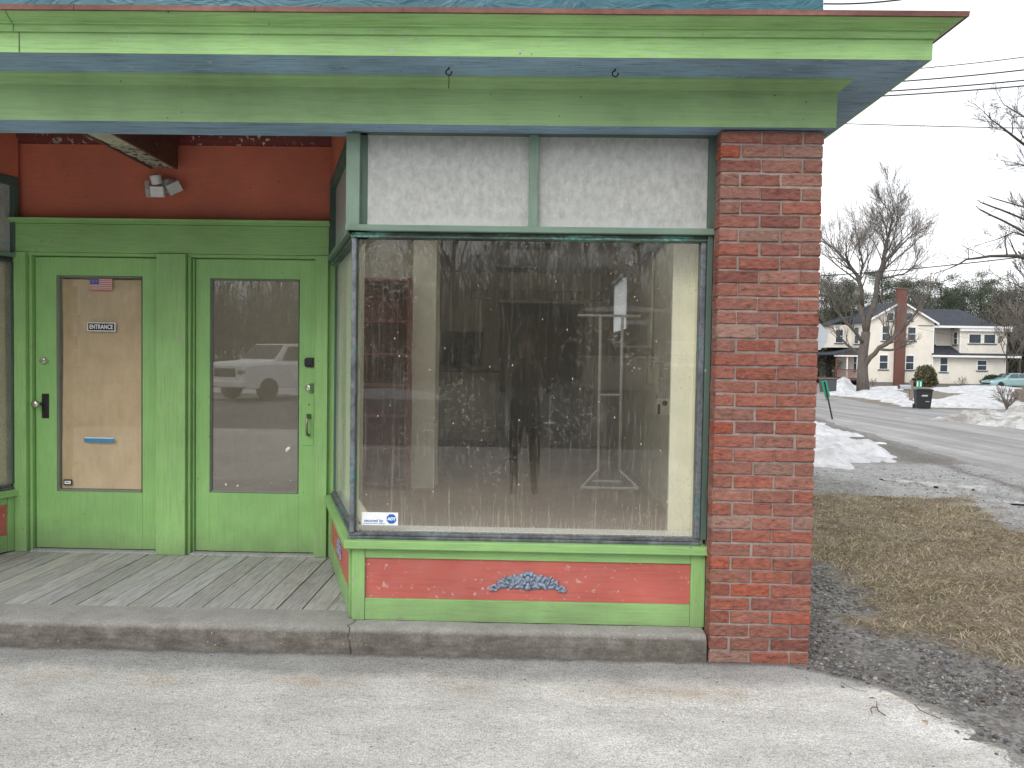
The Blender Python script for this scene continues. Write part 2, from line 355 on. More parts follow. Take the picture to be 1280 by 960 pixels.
def glass(name, dust=.10, streak=1., splat=1., tint=(.93, .95, .93), dcol=(.68, .63, .53), rscale=1., bottom=None, clean_r0=.075, wav=.0):
    """one pane: mirror by Fresnel, clear through, and the film of dust, run marks and spatter on it"""
    t = T(name); x, y, z = t.sep()
    geo = t.n('NewGeometry'); dot = t.n('VectorMath', {0: geo.outputs['Incoming'], 1: geo.outputs['Normal']}, operation='DOT_PRODUCT').outputs['Value']
    cosv = t.math('ABSOLUTE', dot); f5 = t.math('POWER', t.math('SUBTRACT', 1., cosv, True), 5.)
    fr = t.math('ADD', t.math('MULTIPLY', f5, 1-clean_r0), clean_r0)
    tr = t.n('BsdfTransparent', {'Color': tint}).outputs[0]
    gd = {'Color': (1, 1, 1), 'Roughness': .0}
    if wav: gd['Normal'] = t.bump(t.noise(1.3, 2, .4), wav, .02)
    gl = t.n('BsdfGlossy', gd).outputs[0]
    clear = t.mixsh(fr, tr, gl)
    film = t.noise(1.4, 6, .65, .3); fine = t.noise(95, 4, .7)
    run = t.noise(10, 8, .72, .15, t.map((7, 7, .28)))
    run2 = t.noise(24, 6, .7, .1, t.map((7, 7, .5), (3, 3, 1)))
    f = t.math('MULTIPLY', t.ramp(film, [(.25, .55), (.75, 1.45)]), dust)
    f = t.math('MULTIPLY', f, t.ramp(fine, [(.3, .75), (.7, 1.25)]))
    if streak:
        zz = t.ramp(t.math('ADD', t.math('MULTIPLY', z, .42), t.math('MULTIPLY', t.math('SUBTRACT', film, .5), .5)), [(.25, 1.25), (.55, .45), (.9, .45)])
        s = t.math('ADD', t.math('MULTIPLY', t.ramp(run, [(.53, 0), (.72, 1)]), .20*streak), t.math('MULTIPLY', t.ramp(run2, [(.56, 0), (.70, 1)]), .17*streak))
        f = t.math('ADD', f, t.math('MULTIPLY', s, zz))
    if splat:
        cl = t.noise(2.6, 5, .65, 0, t.map((1, 1, 1), (4.2, 0, 8.8)))
        burst = t.noise(42, 8, .85, .5, t.map((1, 1, 1), (2, 5, 1)))
        f = t.math('ADD', f, t.math('MULTIPLY', t.math('MULTIPLY', t.ramp(cl, [(.49, 0), (.62, 1)]), t.ramp(burst, [(.53, 0), (.66, 1)])), .36*splat))
        vv = t.vor(19, t.map((1, .01, .72))); keep = t.noise(5, 2, .5, 0, t.map((1, 1, 1), (7, 0, 3)))
        f = t.math('ADD', f, t.math('MULTIPLY', t.math('MULTIPLY', t.ramp(vv, [(.045, 1), (.085, 0)]), t.ramp(keep, [(.42, 0), (.47, 1)])), .7*splat))
    if bottom:
        z0, hgt = bottom
        f = t.math('ADD', f, t.ramp(t.math('DIVIDE', t.math('SUBTRACT', z, z0), hgt), [(0, .28), (.35, .09), (1, 0)]))
    f = t.math('MINIMUM', f, .92)
    df = t.n('BsdfDiffuse', {'Color': dcol}).outputs[0]; tl = t.n('BsdfTranslucent', {'Color': dcol}).outputs[0]
    return t.finish(t.mixsh(f, clear, t.mixsh(.3, df, tl)))
M['glass_big'] = glass('dusty_shop_glass', .05, 1.2, 1.25, bottom=(.585, .42), clean_r0=.065)
M['glass_side'] = glass('side_shop_glass', .42, .4, .2, clean_r0=.04, dcol=(.72, .76, .64))  # dust, thickened and tinted green to imitate the pale grazing-angle veil
M['glass_door'] = glass('door_glass', .17, .45, .0, clean_r0=.17, dcol=(.60, .52, .42))
M['glass_door2'] = glass('papered_door_glass', .03, .2, .0, clean_r0=.06)
def frosted():
    t = T('frosted_ribbed_glass'); n = t.noise(7, 7, .7, .2, t.map((4, 4, .6))); w = t.n('TexWave', {'Vector': t.co, 'Scale': 24, 'Distortion': 1.5, 'Detail': 2}, bands_direction='X').outputs[1]
    b = t.noise(1.8, 5, .65); x, y, z = t.sep()
    n = t.noise(26, 7, .75, .3, t.map((1, 1, .7))); c = t.mix(t.ramp(n, [(.32, 0), (.68, 1)]), (.40, .41, .39), (.66, .67, .645)); c = t.mix(.18, c, t.ramp(t.noise(7, 6, .7, .2, t.map((4, 4, .7))), [(.3, .78), (.7, 1.1)]), 'MULTIPLY')
    c = t.mix(t.math('MULTIPLY', w, .22), c, (.45, .45, .43))
    c = t.mix(t.ramp(t.math('SUBTRACT', t.math('ADD', z, t.math('MULTIPLY', t.math('SUBTRACT', b, .5), .12)), 2.), [(.19, .5), (.235, 0)]), c, (.72, .73, .72))
    df = t.n('BsdfPrincipled', {'Base Color': c, 'Roughness': .35, 'Normal': t.bump(n, .4, .003)}).outputs[0]
    tl = t.n('BsdfTranslucent', {'Color': c}).outputs[0]
    return t.finish(t.mixsh(.18, df, tl))
M['frost'] = frosted()

def added_roofglass():
    t = T('added_rooflight_sheet'); return t.finish(t.mixsh(.8, t.n('BsdfDiffuse', {'Color': (.8, .8, .78)}).outputs[0], t.n('BsdfTranslucent', {'Color': (.8, .8, .78)}).outputs[0]))
M['added_roofglass'] = added_roofglass()  # translucent sheet for the added roof opening that brightens the room
# ================================================================== THE SHOP
shop = thing('storefront_building', 'green and red timber shopfront with recessed twin doors and brick corner pier', 'shop building')

# --- brick corner pier: every brick laid, mortar set back behind the faces
def lay_bricks(X0, X1, Y0, Y1, Z0, Z1, courses, name, flip=False):
    ch = (Z1-Z0)/courses; bl = (X1-X0)/2.5; j = .0095
    mb = MB()
    def one(x0, x1, y0, y1, z0, z1):
        k = random.random(); zz = (z0-Z0)/(Z1-Z0)
        base = Vector((.285, .092, .068)).lerp(Vector((.265, .120, .098)), min(1, max(0, U(-.3, .75)+.45*zz)))
        if k < .07: base = Vector((.34, .088, .058))
        elif k < .17: base = Vector((.225, .085, .072))
        elif k < .22: base = Vector((.28, .15, .125))
        base = Vector((base.x*.95, base.y*1.04, base.z*1.0)) * U(.95, 1.26); col = (base.x, base.y, base.z, 1)
        b = .0045; jx = [U(-.0022, .0022) for _ in range(8)]
        xs = [x0, x0+b, *[x0+(x1-x0)*i/6 for i in range(1, 6)], x1-b, x1]
        ring = []                                                # front face grid with worn, uneven edges
        zs = [z0, z0+b, z0+(z1-z0)*.5, z1-b, z1]
        off = U(-.0018, .0018); tx = U(-.002, .002); g = []
        for zi, z in enumerate(zs):
            for xi, x in enumerate(xs):
                edge = (xi in (0, len(xs)-1)) or (zi in (0, 4))
                y = y0 + off + tx*(x-x0)/(x1-x0) + (b*U(.6, 2.2) if edge else U(-.0018, .0018))
                g.append((x + (U(-.0016, .0016) if xi in (0, len(xs)-1) else 0), y, z + (U(-.0018, .0018) if zi in (0, 4) else 0)))
        nx = len(xs); n = len(g)
        back = [(p[0], y1, p[2]) for p in g]
        fs = [(zi*nx+xi, zi*nx+xi+1, (zi+1)*nx+xi+1, (zi+1)*nx+xi) for zi in range(4) for xi in range(nx-1)]
        fs += [(zi*nx, (zi+1)*nx, (zi+1)*nx+n, zi*nx+n) for zi in range(4)] + [(zi*nx+nx-1, zi*nx+nx-1+n, (zi+1)*nx+nx-1+n, (zi+1)*nx+nx-1) for zi in range(4)]
        fs += [(i, i+n, i+1+n, i+1) for i in range(nx-1)] + [(4*nx+i, 4*nx+i+1, 4*nx+i+1+n, 4*nx+i+n) for i in range(nx-1)]
        mb.add(g+back, fs, col)
    for c in range(courses):
        z0, z1 = Z0+c*ch+j/2, Z0+(c+1)*ch-j/2
        lens = [1, 1, .5] if (c % 2 == 0) ^ flip else [.5, 1, 1]
        x = X0
        for i, L in enumerate(lens):
            e0, e1 = U(-.003, .003), U(-.003, .003); q = U(-.0022, .0022)
            one(x+(U(-.002, .003) if i == 0 else j/2+e0), x+L*bl-(U(-.002, .003) if i == 2 else j/2+e1), Y0+U(-.002, .003), Y0+.098, z0+q, z1+q+U(-.0012, .0012))
            x += L*bl
        y = Y0+.107                                              # return faces of the pier
        while y < Y1-.03:
            L = min(.205 if (c % 2) else .2, Y1-y)
            for xa, xb in ((X1-.098, X1),) + (((X0, X0+.098),) if flip else ()):
                k = Vector((.30, .085, .06))*U(.75, 1.15)
                mb.box(xa, xb, y, y+L-j, z0, z1, col=(k.x, k.y, k.z, 1))
            y += L
    o = mb.build(name, M['brick'], shop, attr=True)
    m = MB(); m.box(X0+.006, X1-.006, Y0+.0085, Y1-.004, Z0, Z1); m.build('mortar', M['mortar'], o)
    return o
lay_bricks(.942, 1.446, 0., .62, -.01, 2.648, 39, 'brick_pier')
lay_bricks(-6.30, -5.796, 0., .62, -.01, 2.648, 39, 'brick_pier', True)

# --- concrete step along the front
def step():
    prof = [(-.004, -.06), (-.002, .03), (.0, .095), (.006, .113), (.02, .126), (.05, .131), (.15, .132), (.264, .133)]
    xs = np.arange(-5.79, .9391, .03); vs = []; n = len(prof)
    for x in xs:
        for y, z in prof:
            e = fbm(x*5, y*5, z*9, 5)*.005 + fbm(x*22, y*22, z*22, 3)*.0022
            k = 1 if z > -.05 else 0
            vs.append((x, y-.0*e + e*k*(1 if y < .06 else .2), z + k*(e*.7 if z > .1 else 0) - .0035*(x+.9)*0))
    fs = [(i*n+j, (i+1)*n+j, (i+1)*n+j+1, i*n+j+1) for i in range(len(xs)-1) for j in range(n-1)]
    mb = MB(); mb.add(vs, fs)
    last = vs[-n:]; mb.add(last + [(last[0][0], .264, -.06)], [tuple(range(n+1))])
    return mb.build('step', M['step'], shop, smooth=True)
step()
# --- porch decking
dk = MB(); x = -5.2; i = 0
while x < .1:
    w = .138; z = .1245 + U(-.0025, .0025); k = U(.84, 1.1); gx = U(.0035, .0075)
    dk.box(x, x+w-gx, .268+U(0, .006), 1.475, z-.03, z, col=(k, k*U(.97, 1.0), k*U(.93, 1.0), 1)); x += w; i += 1
dk.build('decking', M['deck'], shop, bevel=.003, attr=True)
u = MB(); u.box(-5.4, .0, .27, 1.50, .02, .09); u.build('deck_gap_shade', M['black'], shop)  # black slab standing in for the shade below the boards

# --- cornice, mitred round the corner (o = how far out from the brick face, z = height)
XR = 1.446
def run(prof, name, mat, parent, closed=False):
    n = len(prof); vs = []; stations = list(np.linspace(-7.5, XR, 60))
    for s in stations: vs += [(s if s < XR else XR+o, -o + fbm(s*.9, z*3, o, 2)*.0022, z + fbm(s*.6, 4.4, o, 2)*.003) for o, z in prof]
    vs += [(XR+o, 10., z) for o, z in prof]
    m = len(stations)+1
    fs = [(i*n+j, (i+1)*n+j, (i+1)*n+(j+1) % n, i*n+(j+1) % n) for i in range(m-1) for j in range(n if closed else n-1)]
    mb = MB(); mb.add(vs, fs); return mb.build(name, mat, parent)
fz = run([(-.2, 2.656), (.040, 2.654)], 'beam_soffit', M['blue'], shop)
frieze = run([(.040, 2.652), (.042, 2.800), (.042, 2.826), (.048, 2.829), (.052, 2.838), (.066, 2.846), (.082, 2.852), (.092, 2.862), (.094, 2.872)], 'frieze', M['frieze'], shop)
soff = run([(.085, 2.870), (.338, 2.868)], 'soffit', M['blue'], shop)
fasc = run([(.330, 2.8675), (.339, 2.866), (.340, 2.955), (.338, 2.957)], 'fascia', M['fascia'], shop)
crown = run([(.330, 2.956), (.351, 2.956), (.356, 2.966), (.358, 2.983), (.370, 2.984), (.372, 2.989), (.380, 2.991), (.392, 2.995), (.406, 3.001), (.418, 3.009), (.426, 3.014), (.426, 3.018)], 'crown_moulding', M['fascia'], shop)
flash = run([(.418, 3.016), (.440, 3.0145), (.442, 3.036), (.43, 3.040), (-.01, 3.085)], 'roof_flashing', M['flash'], shop)
for sx in (-2.02, -1.22, -.57, .35, 1.02):
    seam = MB(); seam.box(sx, sx+.006, -.4445, -.441, 3.013, 3.038); seam.build('seam', M['flash'], flash)
# butt joint and nail heads in the crown and fascia boards
jt = MB()
jt.box(-2.325, -2.323, -.3425, -.338, 2.868, 2.954)
cpf = [(.351, 2.956), (.356, 2.966), (.358, 2.983), (.370, 2.984), (.380, 2.991), (.392, 2.995), (.406, 3.001), (.418, 3.009), (.426, 3.014)]
jt.add([p for o, z in cpf for p in ((-2.330-(3.01-z)*.25, -o-.0022, z-.001), (-2.3275-(3.01-z)*.25, -o-.0022, z-.001))], [(2*i, 2*i+1, 2*i+3, 2*i+2) for i in range(len(cpf)-1)])
jt.build('board_joint', M['black'], fasc)
for hx, rod in ((-.383, .062), (.394, 0)):
    h = MB(); cz = 2.848
    h.tube([(0, 0, .022), (0, 0, .012)]+[(.0135*math.sin(a), 0, -.0035-.0135*math.cos(a)+.0+.0) for a in np.linspace(math.pi, math.pi*2.6, 14)], .0035, 6)
    o = h.build('screw_hook', M['iron'], None, smooth=True); o.location = (hx, -.2, cz)
    tag(o, 'rusty screw hook in the soffit with a thin rod hanging from it' if rod else 'empty rusty screw hook in the soffit above right transom pane', 'hook')
    if rod:
        r = MB(); r.tube([(0, 0, -.014), (.001, 0, -.03), (0, .001, -.078)], .0022, 5); r.build('rod', M['iron'], o)
# --- upper storey wall and roof
w = MB()
vs = []; nx, nz = 150, 30
for j in range(nz+1):
    for i in range(nx+1):
        x = -7.5 + (1.424+7.5)*i/nx; z = 3.04 + 3.2*(j/nz)**1.6
        q = fbm(x*1.1, z*2.0, 1.3, 4); rdg = max(0, .5-abs(fbm(x*1.7+z*1.5, z*3.2-x*.6, 5.5, 2))*3.2)
        vs.append((x, -.002-.012*q-.03*rdg*max(0, min(1, fbm(x*.8, z, 9, 2)+.4)), z))
w.add(vs, [(j*(nx+1)+i, j*(nx+1)+i+1, (j+1)*(nx+1)+i+1, (j+1)*(nx+1)+i) for j in range(nz) for i in range(nx)])
w.build('upper_wall', M['teal'], shop, smooth=True)
SKX0, SKX1, SKY0, SKY1 = -2.9, .9, 1.75, 3.9                        # unseen roof opening, added to brighten the room behind the window
w = MB(); w.box(-7.5, SKX0, .03, 12, 3.1, 3.2); w.box(SKX1, 1.424, .03, 12, 3.1, 3.2); w.box(SKX0, SKX1, .03, SKY0, 3.1, 3.2); w.box(SKX0, SKX1, SKY1, 12, 3.1, 3.2); w.build('flat_roof', M['darkceil'], shop)
w = MB(); w.box(-7.5, 1.424, .03, .25, 3.2, 6.2); w.box(1.2, 1.424, .25, 12, 3.2, 4.2); w.build('parapet', M['teal'], shop)
w = MB(); w.box(SKX0-.04, SKX0, SKY0, SKY1, 2.95, 3.3); w.box(SKX1, SKX1+.04, SKY0, SKY1, 2.95, 3.3); w.box(SKX0, SKX1, SKY0-.04, SKY0, 2.95, 3.3); w.box(SKX0, SKX1, SKY1, SKY1+.04, 2.95, 3.3); rl = w.build('added_rooflight', M['whitepaint'], shop)
w = MB(); w.quad((SKX0, SKY0, 3.28), (SKX1, SKY0, 3.28), (SKX1, SKY1, 3.28), (SKX0, SKY1, 3.28)); w.build('pane', M['added_roofglass'], rl)
# --- side wall of the shop (right hand side, with the window the photograph shows from inside)
w = MB()
WY0, WY1, WZ0, WZ1 = 6.35, 7.75, 1.93, 2.62
for a in ((.63, WY0, -.05, 2.9), (WY1, 12, -.05, 2.9), (WY0, WY1, -.05, WZ0), (WY0, WY1, WZ1, 2.9)): w.box(1.33, 1.43, *a)
w.build('side_wall', M['cream'], shop)
w = MB(); w.box(-7.5, -7.4, .1, 12, -.05, 3.1); w.box(-7.5, 1.43, 12, 12.1, -.05, 3.1); w.box(-7.5, -6.31, .1, .2, -.05, 3.1); w.build('outer_wall', M['cream'], shop)

# --- recess: back wall, ceiling, beam
w = MB()
w.box(-5.0, .15, 1.452, 1.50, 2.40, 3.06); w.build('recess_wall', M['redwall'], shop)
w = MB(); w.box(-5.0, .15, .18, 1.46, 3.06, 3.1); w.build('recess_ceiling', M['darkceil'], shop)
w = MB(); w.box(-7.5, 1.2, .17, .205, 2.70, 3.1); w.build('header', M['darkbeam'], shop)
w = MB(); w.prism([(1.452, 2.94), (1.43, 2.945), (1.405, 2.97), (1.395, 3.0), (1.39, 3.06), (1.452, 3.06)], 'x', -5., .15); w.build('wall_moulding', M['maroon'], shop)
w = MB()
bx0, bx1 = -2.575, -2.385
w.box(bx0, bx0+.018, .21, 1.388, 2.762, 3.06); w.box(bx1-.02, bx1, .21, 1.388, 2.762, 3.06)
bm = w.build('ceiling_beam', M['darkbeam'], shop, bevel=.003)
w = MB(); vs = []; nx, ny = 12, 70
for j in range(ny+1):
    for i in range(nx+1):
        x = bx0+.02+(bx1-bx0-.042)*i/nx; y = .212+1.17*j/ny
        vs.append((x, y, 2.772+fbm(x*24, y*9, 3, 4)*.006))
w.add(vs, [(j*(nx+1)+i, j*(nx+1)+i+1, (j+1)*(nx+1)+i+1, (j+1)*(nx+1)+i) for j in range(ny) for i in range(nx)]); w.build('beam_underside', M['peel'], bm)

# --- door casings
def casing(x0, x1, y0, z0, z1, parent=shop, name='door_post', mat='green_z'):
    w = MB(); w.box(x0, x1, y0, 1.47, z0, z1); return w.build(name, M[mat], parent, bevel=.003)
casing(-3.512, -3.43, 1.372, .128, 2.19); casing(-3.428, -3.407, 1.405, .128, 2.172, name='door_jamb')
cp_ = casing(-2.523, -2.322, 1.36, .126, 2.187)
w = MB(); w.box(-2.319, -2.30, 1.39, 1.47, .127, 2.17); w.box(-2.298, -2.285, 1.42, 1.47, .127, 2.165); w.box(-2.543, -2.526, 1.40, 1.47, .127, 2.17); w.build('door_stop', M['green_z'], cp_, bevel=.002)
casing(-1.432, -1.352, 1.372, .128, 2.19); casing(-1.45, -1.434, 1.405, .128, 2.172, name='door_jamb')
w = MB(); w.box(-3.515, -1.35, 1.385, 1.455, 2.192, 2.385); lt = w.build('door_head', M['green_x'], shop, bevel=.003)
w = MB(); w.prism([(1.455, 2.387), (1.382, 2.387), (1.372, 2.395), (1.355, 2.402), (1.345, 2.418), (1.455, 2.421)], 'x', -3.535, -1.34); w.build('cap_moulding', M['green_x'], lt)
w = MB(); w.box(-3.43, -1.43, 1.40, 1.47, 2.170, 2.190); w.build('door_rail', M['green_x'], lt)
w = MB(); w.box(-3.41, -2.53, 1.38, 1.60, .118, .134); w.box(-2.30, -1.43, 1.38, 1.60, .118, .134); w.build('threshold', M['deck'], shop, bevel=.002, attr=True)

def door(x0, x1, px0, px1, pz0, pz1, label, hinge):
    w = MB(); z0, z1, y0, y1 = .142, 2.163, 1.437, 1.48
    w.box(x0, px0-.012, y0, y1, z0, z1); w.box(px1+.012, x1, y0, y1, z0, z1)
    d = w.build('door', M['door'], shop, bevel=.002); d['label'] = label
    for a, b in ((z0, pz0-.012), (pz1+.012, z1)): w = MB(); w.box(px0-.0118, px1+.0118, y0, y1, a, b); w.build('door_rail', M['door'], d)
    w = MB(); b = .009
    w.prism([(px0-b, y0-.004), (px0-b, y1), (px0, y1), (px0, y0+.010)], 'z', pz0-b, pz1+b); w.prism([(px1+b, y0-.004), (px1+b, y1), (px1, y1), (px1, y0+.010)], 'z', pz0-b, pz1+b)
    for a, q in ((pz0-b, pz0), (pz1+b, pz1)): w.prism([(y0-.003, a), (y1, a), (y1, q), (y0+.010, q)], 'x', px0-.001, px1+.001)
    w.build('glazing_bead', M['darkbead'], d)
    w = MB(); w.quad((px0-.002, y0+.02, pz0-.002), (px1+.002, y0+.02, pz0-.002), (px1+.002, y0+.02, pz1+.002), (px0-.002, y0+.02, pz1+.002))
    return d, w
M['darkbead'] = painted('grey_glazing_bead', (.20, .23, .19), 'z', .3, .3, (.3, .28, .25))
FY = Matrix.Rotation(R(90), 4, 'X')                              # lathe axis toward the street
dl, w = door(-3.402, -2.548, -3.243, -2.667, .552, 2.027, 'green half glazed entrance door papered over inside', 'r'); w.build('pane', M['glass_door2'], dl)
dr, w = door(-2.282, -1.453, -2.172, -1.576, .562, 2.020, 'green half glazed door with bare glass and black keypad lock', 'l'); w.build('pane', M['glass_door'], dr)
# left door: thumb-turn deadbolt, black plate with round knob
h = MB(); h.lathe([(.025, 0), (.025, .008), (.021, .013), (.008, .015)], Matrix.Translation((-3.345, 1.437, 1.446)) @ FY); h.box(-3.345, -3.308, 1.412, 1.424, 1.441, 1.452); h.build('deadbolt', M['silver'], dl, smooth=False)
h = MB(); h.box(-3.358, -3.308, 1.431, 1.437, 1.047, 1.218); h.build('lock_plate', M['black'], dl, bevel=.003)
h = MB(); h.lathe([(.013, 0), (.011, .025), (.015, .035), (.026, .045), (.029, .058), (.024, .068), (.012, .072)], Matrix.Translation((-3.355, 1.431, 1.147)) @ FY @ Matrix.Rotation(R(-12), 4, 'Y')); h.build('door_knob', M['silver'], dl, smooth=True)
# right door: black keypad deadbolt, silver cylinder, painted pull plate with a bronze handle
h = MB(); h.prism([(-1.524+.012, 1.431), (-1.446-.012, 1.431), (-1.446, 1.443), (-1.446, 1.484), (-1.446-.012, 1.496), (-1.524+.012, 1.496), (-1.524, 1.484), (-1.524, 1.443)], 'y', 1.418, 1.437); kp = h.build('keypad_lock', M['black'], dr, bevel=.004)
h = MB(); h.lathe([(.024, 0), (.024, .004), (.017, .007), (.006, .0065)], Matrix.Translation((-1.487, 1.418, 1.464)) @ FY); h.build('lock_dial', plain('dark_lock_dial', (.04, .04, .045), .3, .1, metal=.5), kp)
h = MB(); h.lathe([(.035, 0), (.033, .010), (.026, .026), (.020, .044), (.013, .046), (.012, .040), (.004, .040)], Matrix.Translation((-1.477, 1.437, 1.288)) @ FY @ Matrix.Rotation(R(-20), 4, 'Y')); h.build('lock_cylinder', M['silver'], dr, smooth=False)
h = MB(); h.box(-1.535, -1.458, 1.432, 1.437, .888, 1.243); pp = h.build('pull_plate', M['door'], dr, bevel=.002)
h = MB(); h.tube([(-1.4925, 1.433, 1.096), (-1.4925, 1.41, 1.094), (-1.493, 1.392, 1.080), (-1.494, 1.386, 1.04), (-1.495, 1.388, .99), (-1.494, 1.40, .967), (-1.493, 1.433, .962)], [.010, .008, .009, .0075, .0085, .008, .010], 8)
h.box(-1.509, -1.476, 1.428, 1.4325, 1.075, 1.108); h.build('pull_handle', M['bronze'], dr, smooth=True)
h = MB(); h.lathe([(.0055, 0), (.0055, .001)], Matrix.Translation((-1.492, 1.432, 1.172)) @ FY, 8); h.build('screw_hole', M['black'], pp)
# white paint splash stuck on the right door's glass
h = MB()
for cx, cz, r in ((-1.648, .858, .011), (-1.640, .866, .009), (-1.632, .868, .006), (-1.655, .850, .006), (-1.652, .842, .004), (-2.078, .604, .007), (-1.996, .597, .006), (-1.757, .62, .003), (-1.625, .64, .004)):
    h = MB(); h.lathe([(r, 0), (r*.7, .0012)], Matrix.Translation((cx, 1.457, cz)) @ FY @ Matrix.Rotation(U(0, 3), 4, 'Z') @ Matrix.Diagonal((1.3, .8, 1, 1)), 9)
    h.build('paint_splash', M['stone_white'], dr)

# --- splayed display windows. Local frame: u along the face, d toward the street, z up
def face(A, B, d):
    A, B = Vector((*A, 0)), Vector((*B, 0)); L = (B-A).length; uu = (B-A)/L; dd = Vector((*d, 0)).normalized()
    return Matrix(((uu.x, dd.x, 0, A.x), (uu.y, dd.y, 0, A.y), (0, 0, 1, 0), (0, 0, 0, 1))), L
def mk(mt, name, mat, parent, *boxes, bevel=.002):
    w = MB(mt)
    for b in boxes: w.box(*b)
    return w.build(name, mat, parent, bevel=bevel)
ORN = plain('chalky_blue_grey_casting', (.235, .28, .36), .8, .6, 55, bump=.8)
def ornament_mb(mt, k=1.):
    w = MB(mt)
    def spiral(cx, cz, r0, r1, a0, a1, t0, t1, s):
        pts = []; n = 16
        for i in range(n+1):
            q = i/n; a = a0+(a1-a0)*q; r = r0+(r1-r0)*q
            pts.append((s*(cx+r*math.cos(a))*k, .004+.004*q, cz+r*math.sin(a)))
        w.tube(pts, [t0+(t1-t0)*i/n for i in range(n+1)], 6)
    def leaf(x, z, l, wd, ang, s):
        Mr = Matrix.Rotation(-ang*s if s > 0 else ang, 4, 'Y')
        w.ball((s*x*k, .005, z), (l*k, .008, wd), 8, 6, Mr)
    for s in (1, -1):
        spiral(.028, -.006, .026, .011, -1.9, 4.6, .0065, .006, s)
        spiral(.098, -.004, .024, .008, 3.6, -1.6, .008, .005, s)
        spiral(.142, -.022, .022, .007, 2.9, -1.5, .008, .005, s)
        spiral(.178, -.040, .017, .006, 2.6, -2.2, .007, .005, s)
        for x, z, l, wd, a in ((.055, .012, .026, .012, .6), (.066, .022, .017, .008, 1.0), (.072, -.018, .024, .010, -.3), (.05, -.030, .018, .009, -.5), (.085, .014, .016, .008, .9), (.088, -.033, .016, .007, -.9),
                               (.115, .016, .014, .007, 1.1), (.122, -.030, .02, .008, .25), (.128, .006, .012, .006, .9), (.150, -.002, .013, .006, .7), (.158, -.036, .016, .007, .3), (.192, -.050, .014, .006, .5), (.165, -.050, .012, .006, -.2), (.033, .027, .014, .008, .8), (.02, .038, .014, .008, 1.2)):
            leaf(x, z, l, wd, a, s)
    sil = [(-.20, -.058), (-.185, -.035), (-.165, -.028), (-.15, -.01), (-.13, .002), (-.12, .018), (-.10, .022), (-.085, .02), (-.07, .034), (-.05, .03), (-.03, .042), (-.012, .05)]
    sil = sil+[(-x, z) for x, z in sil[::-1]]; und = [(.165, -.055), (.15, -.046), (.11, -.044), (.07, -.046), (.03, -.05), (0, -.054)]; und = und+[(-x, z) for x, z in und[:-1][::-1]]
    w.prism([(x*k*.96, z*.93) for x, z in sil+und], 'y', -.004, .0035)
    for q in range(5):
        a = R(30+30*q); w.ball((.018*math.cos(a)*k, .008, .022+.022*math.sin(a)), (.009*k, .009, .010), 8, 6)
    w.ball((0, .01, .012), (.014*k, .010, .016), 8, 6); w.ball((0, .008, -.036), (.016*k, .009, .012), 8, 6); w.ball((0, .008, -.02), (.009*k, .007, .012), 8, 6)
    return w
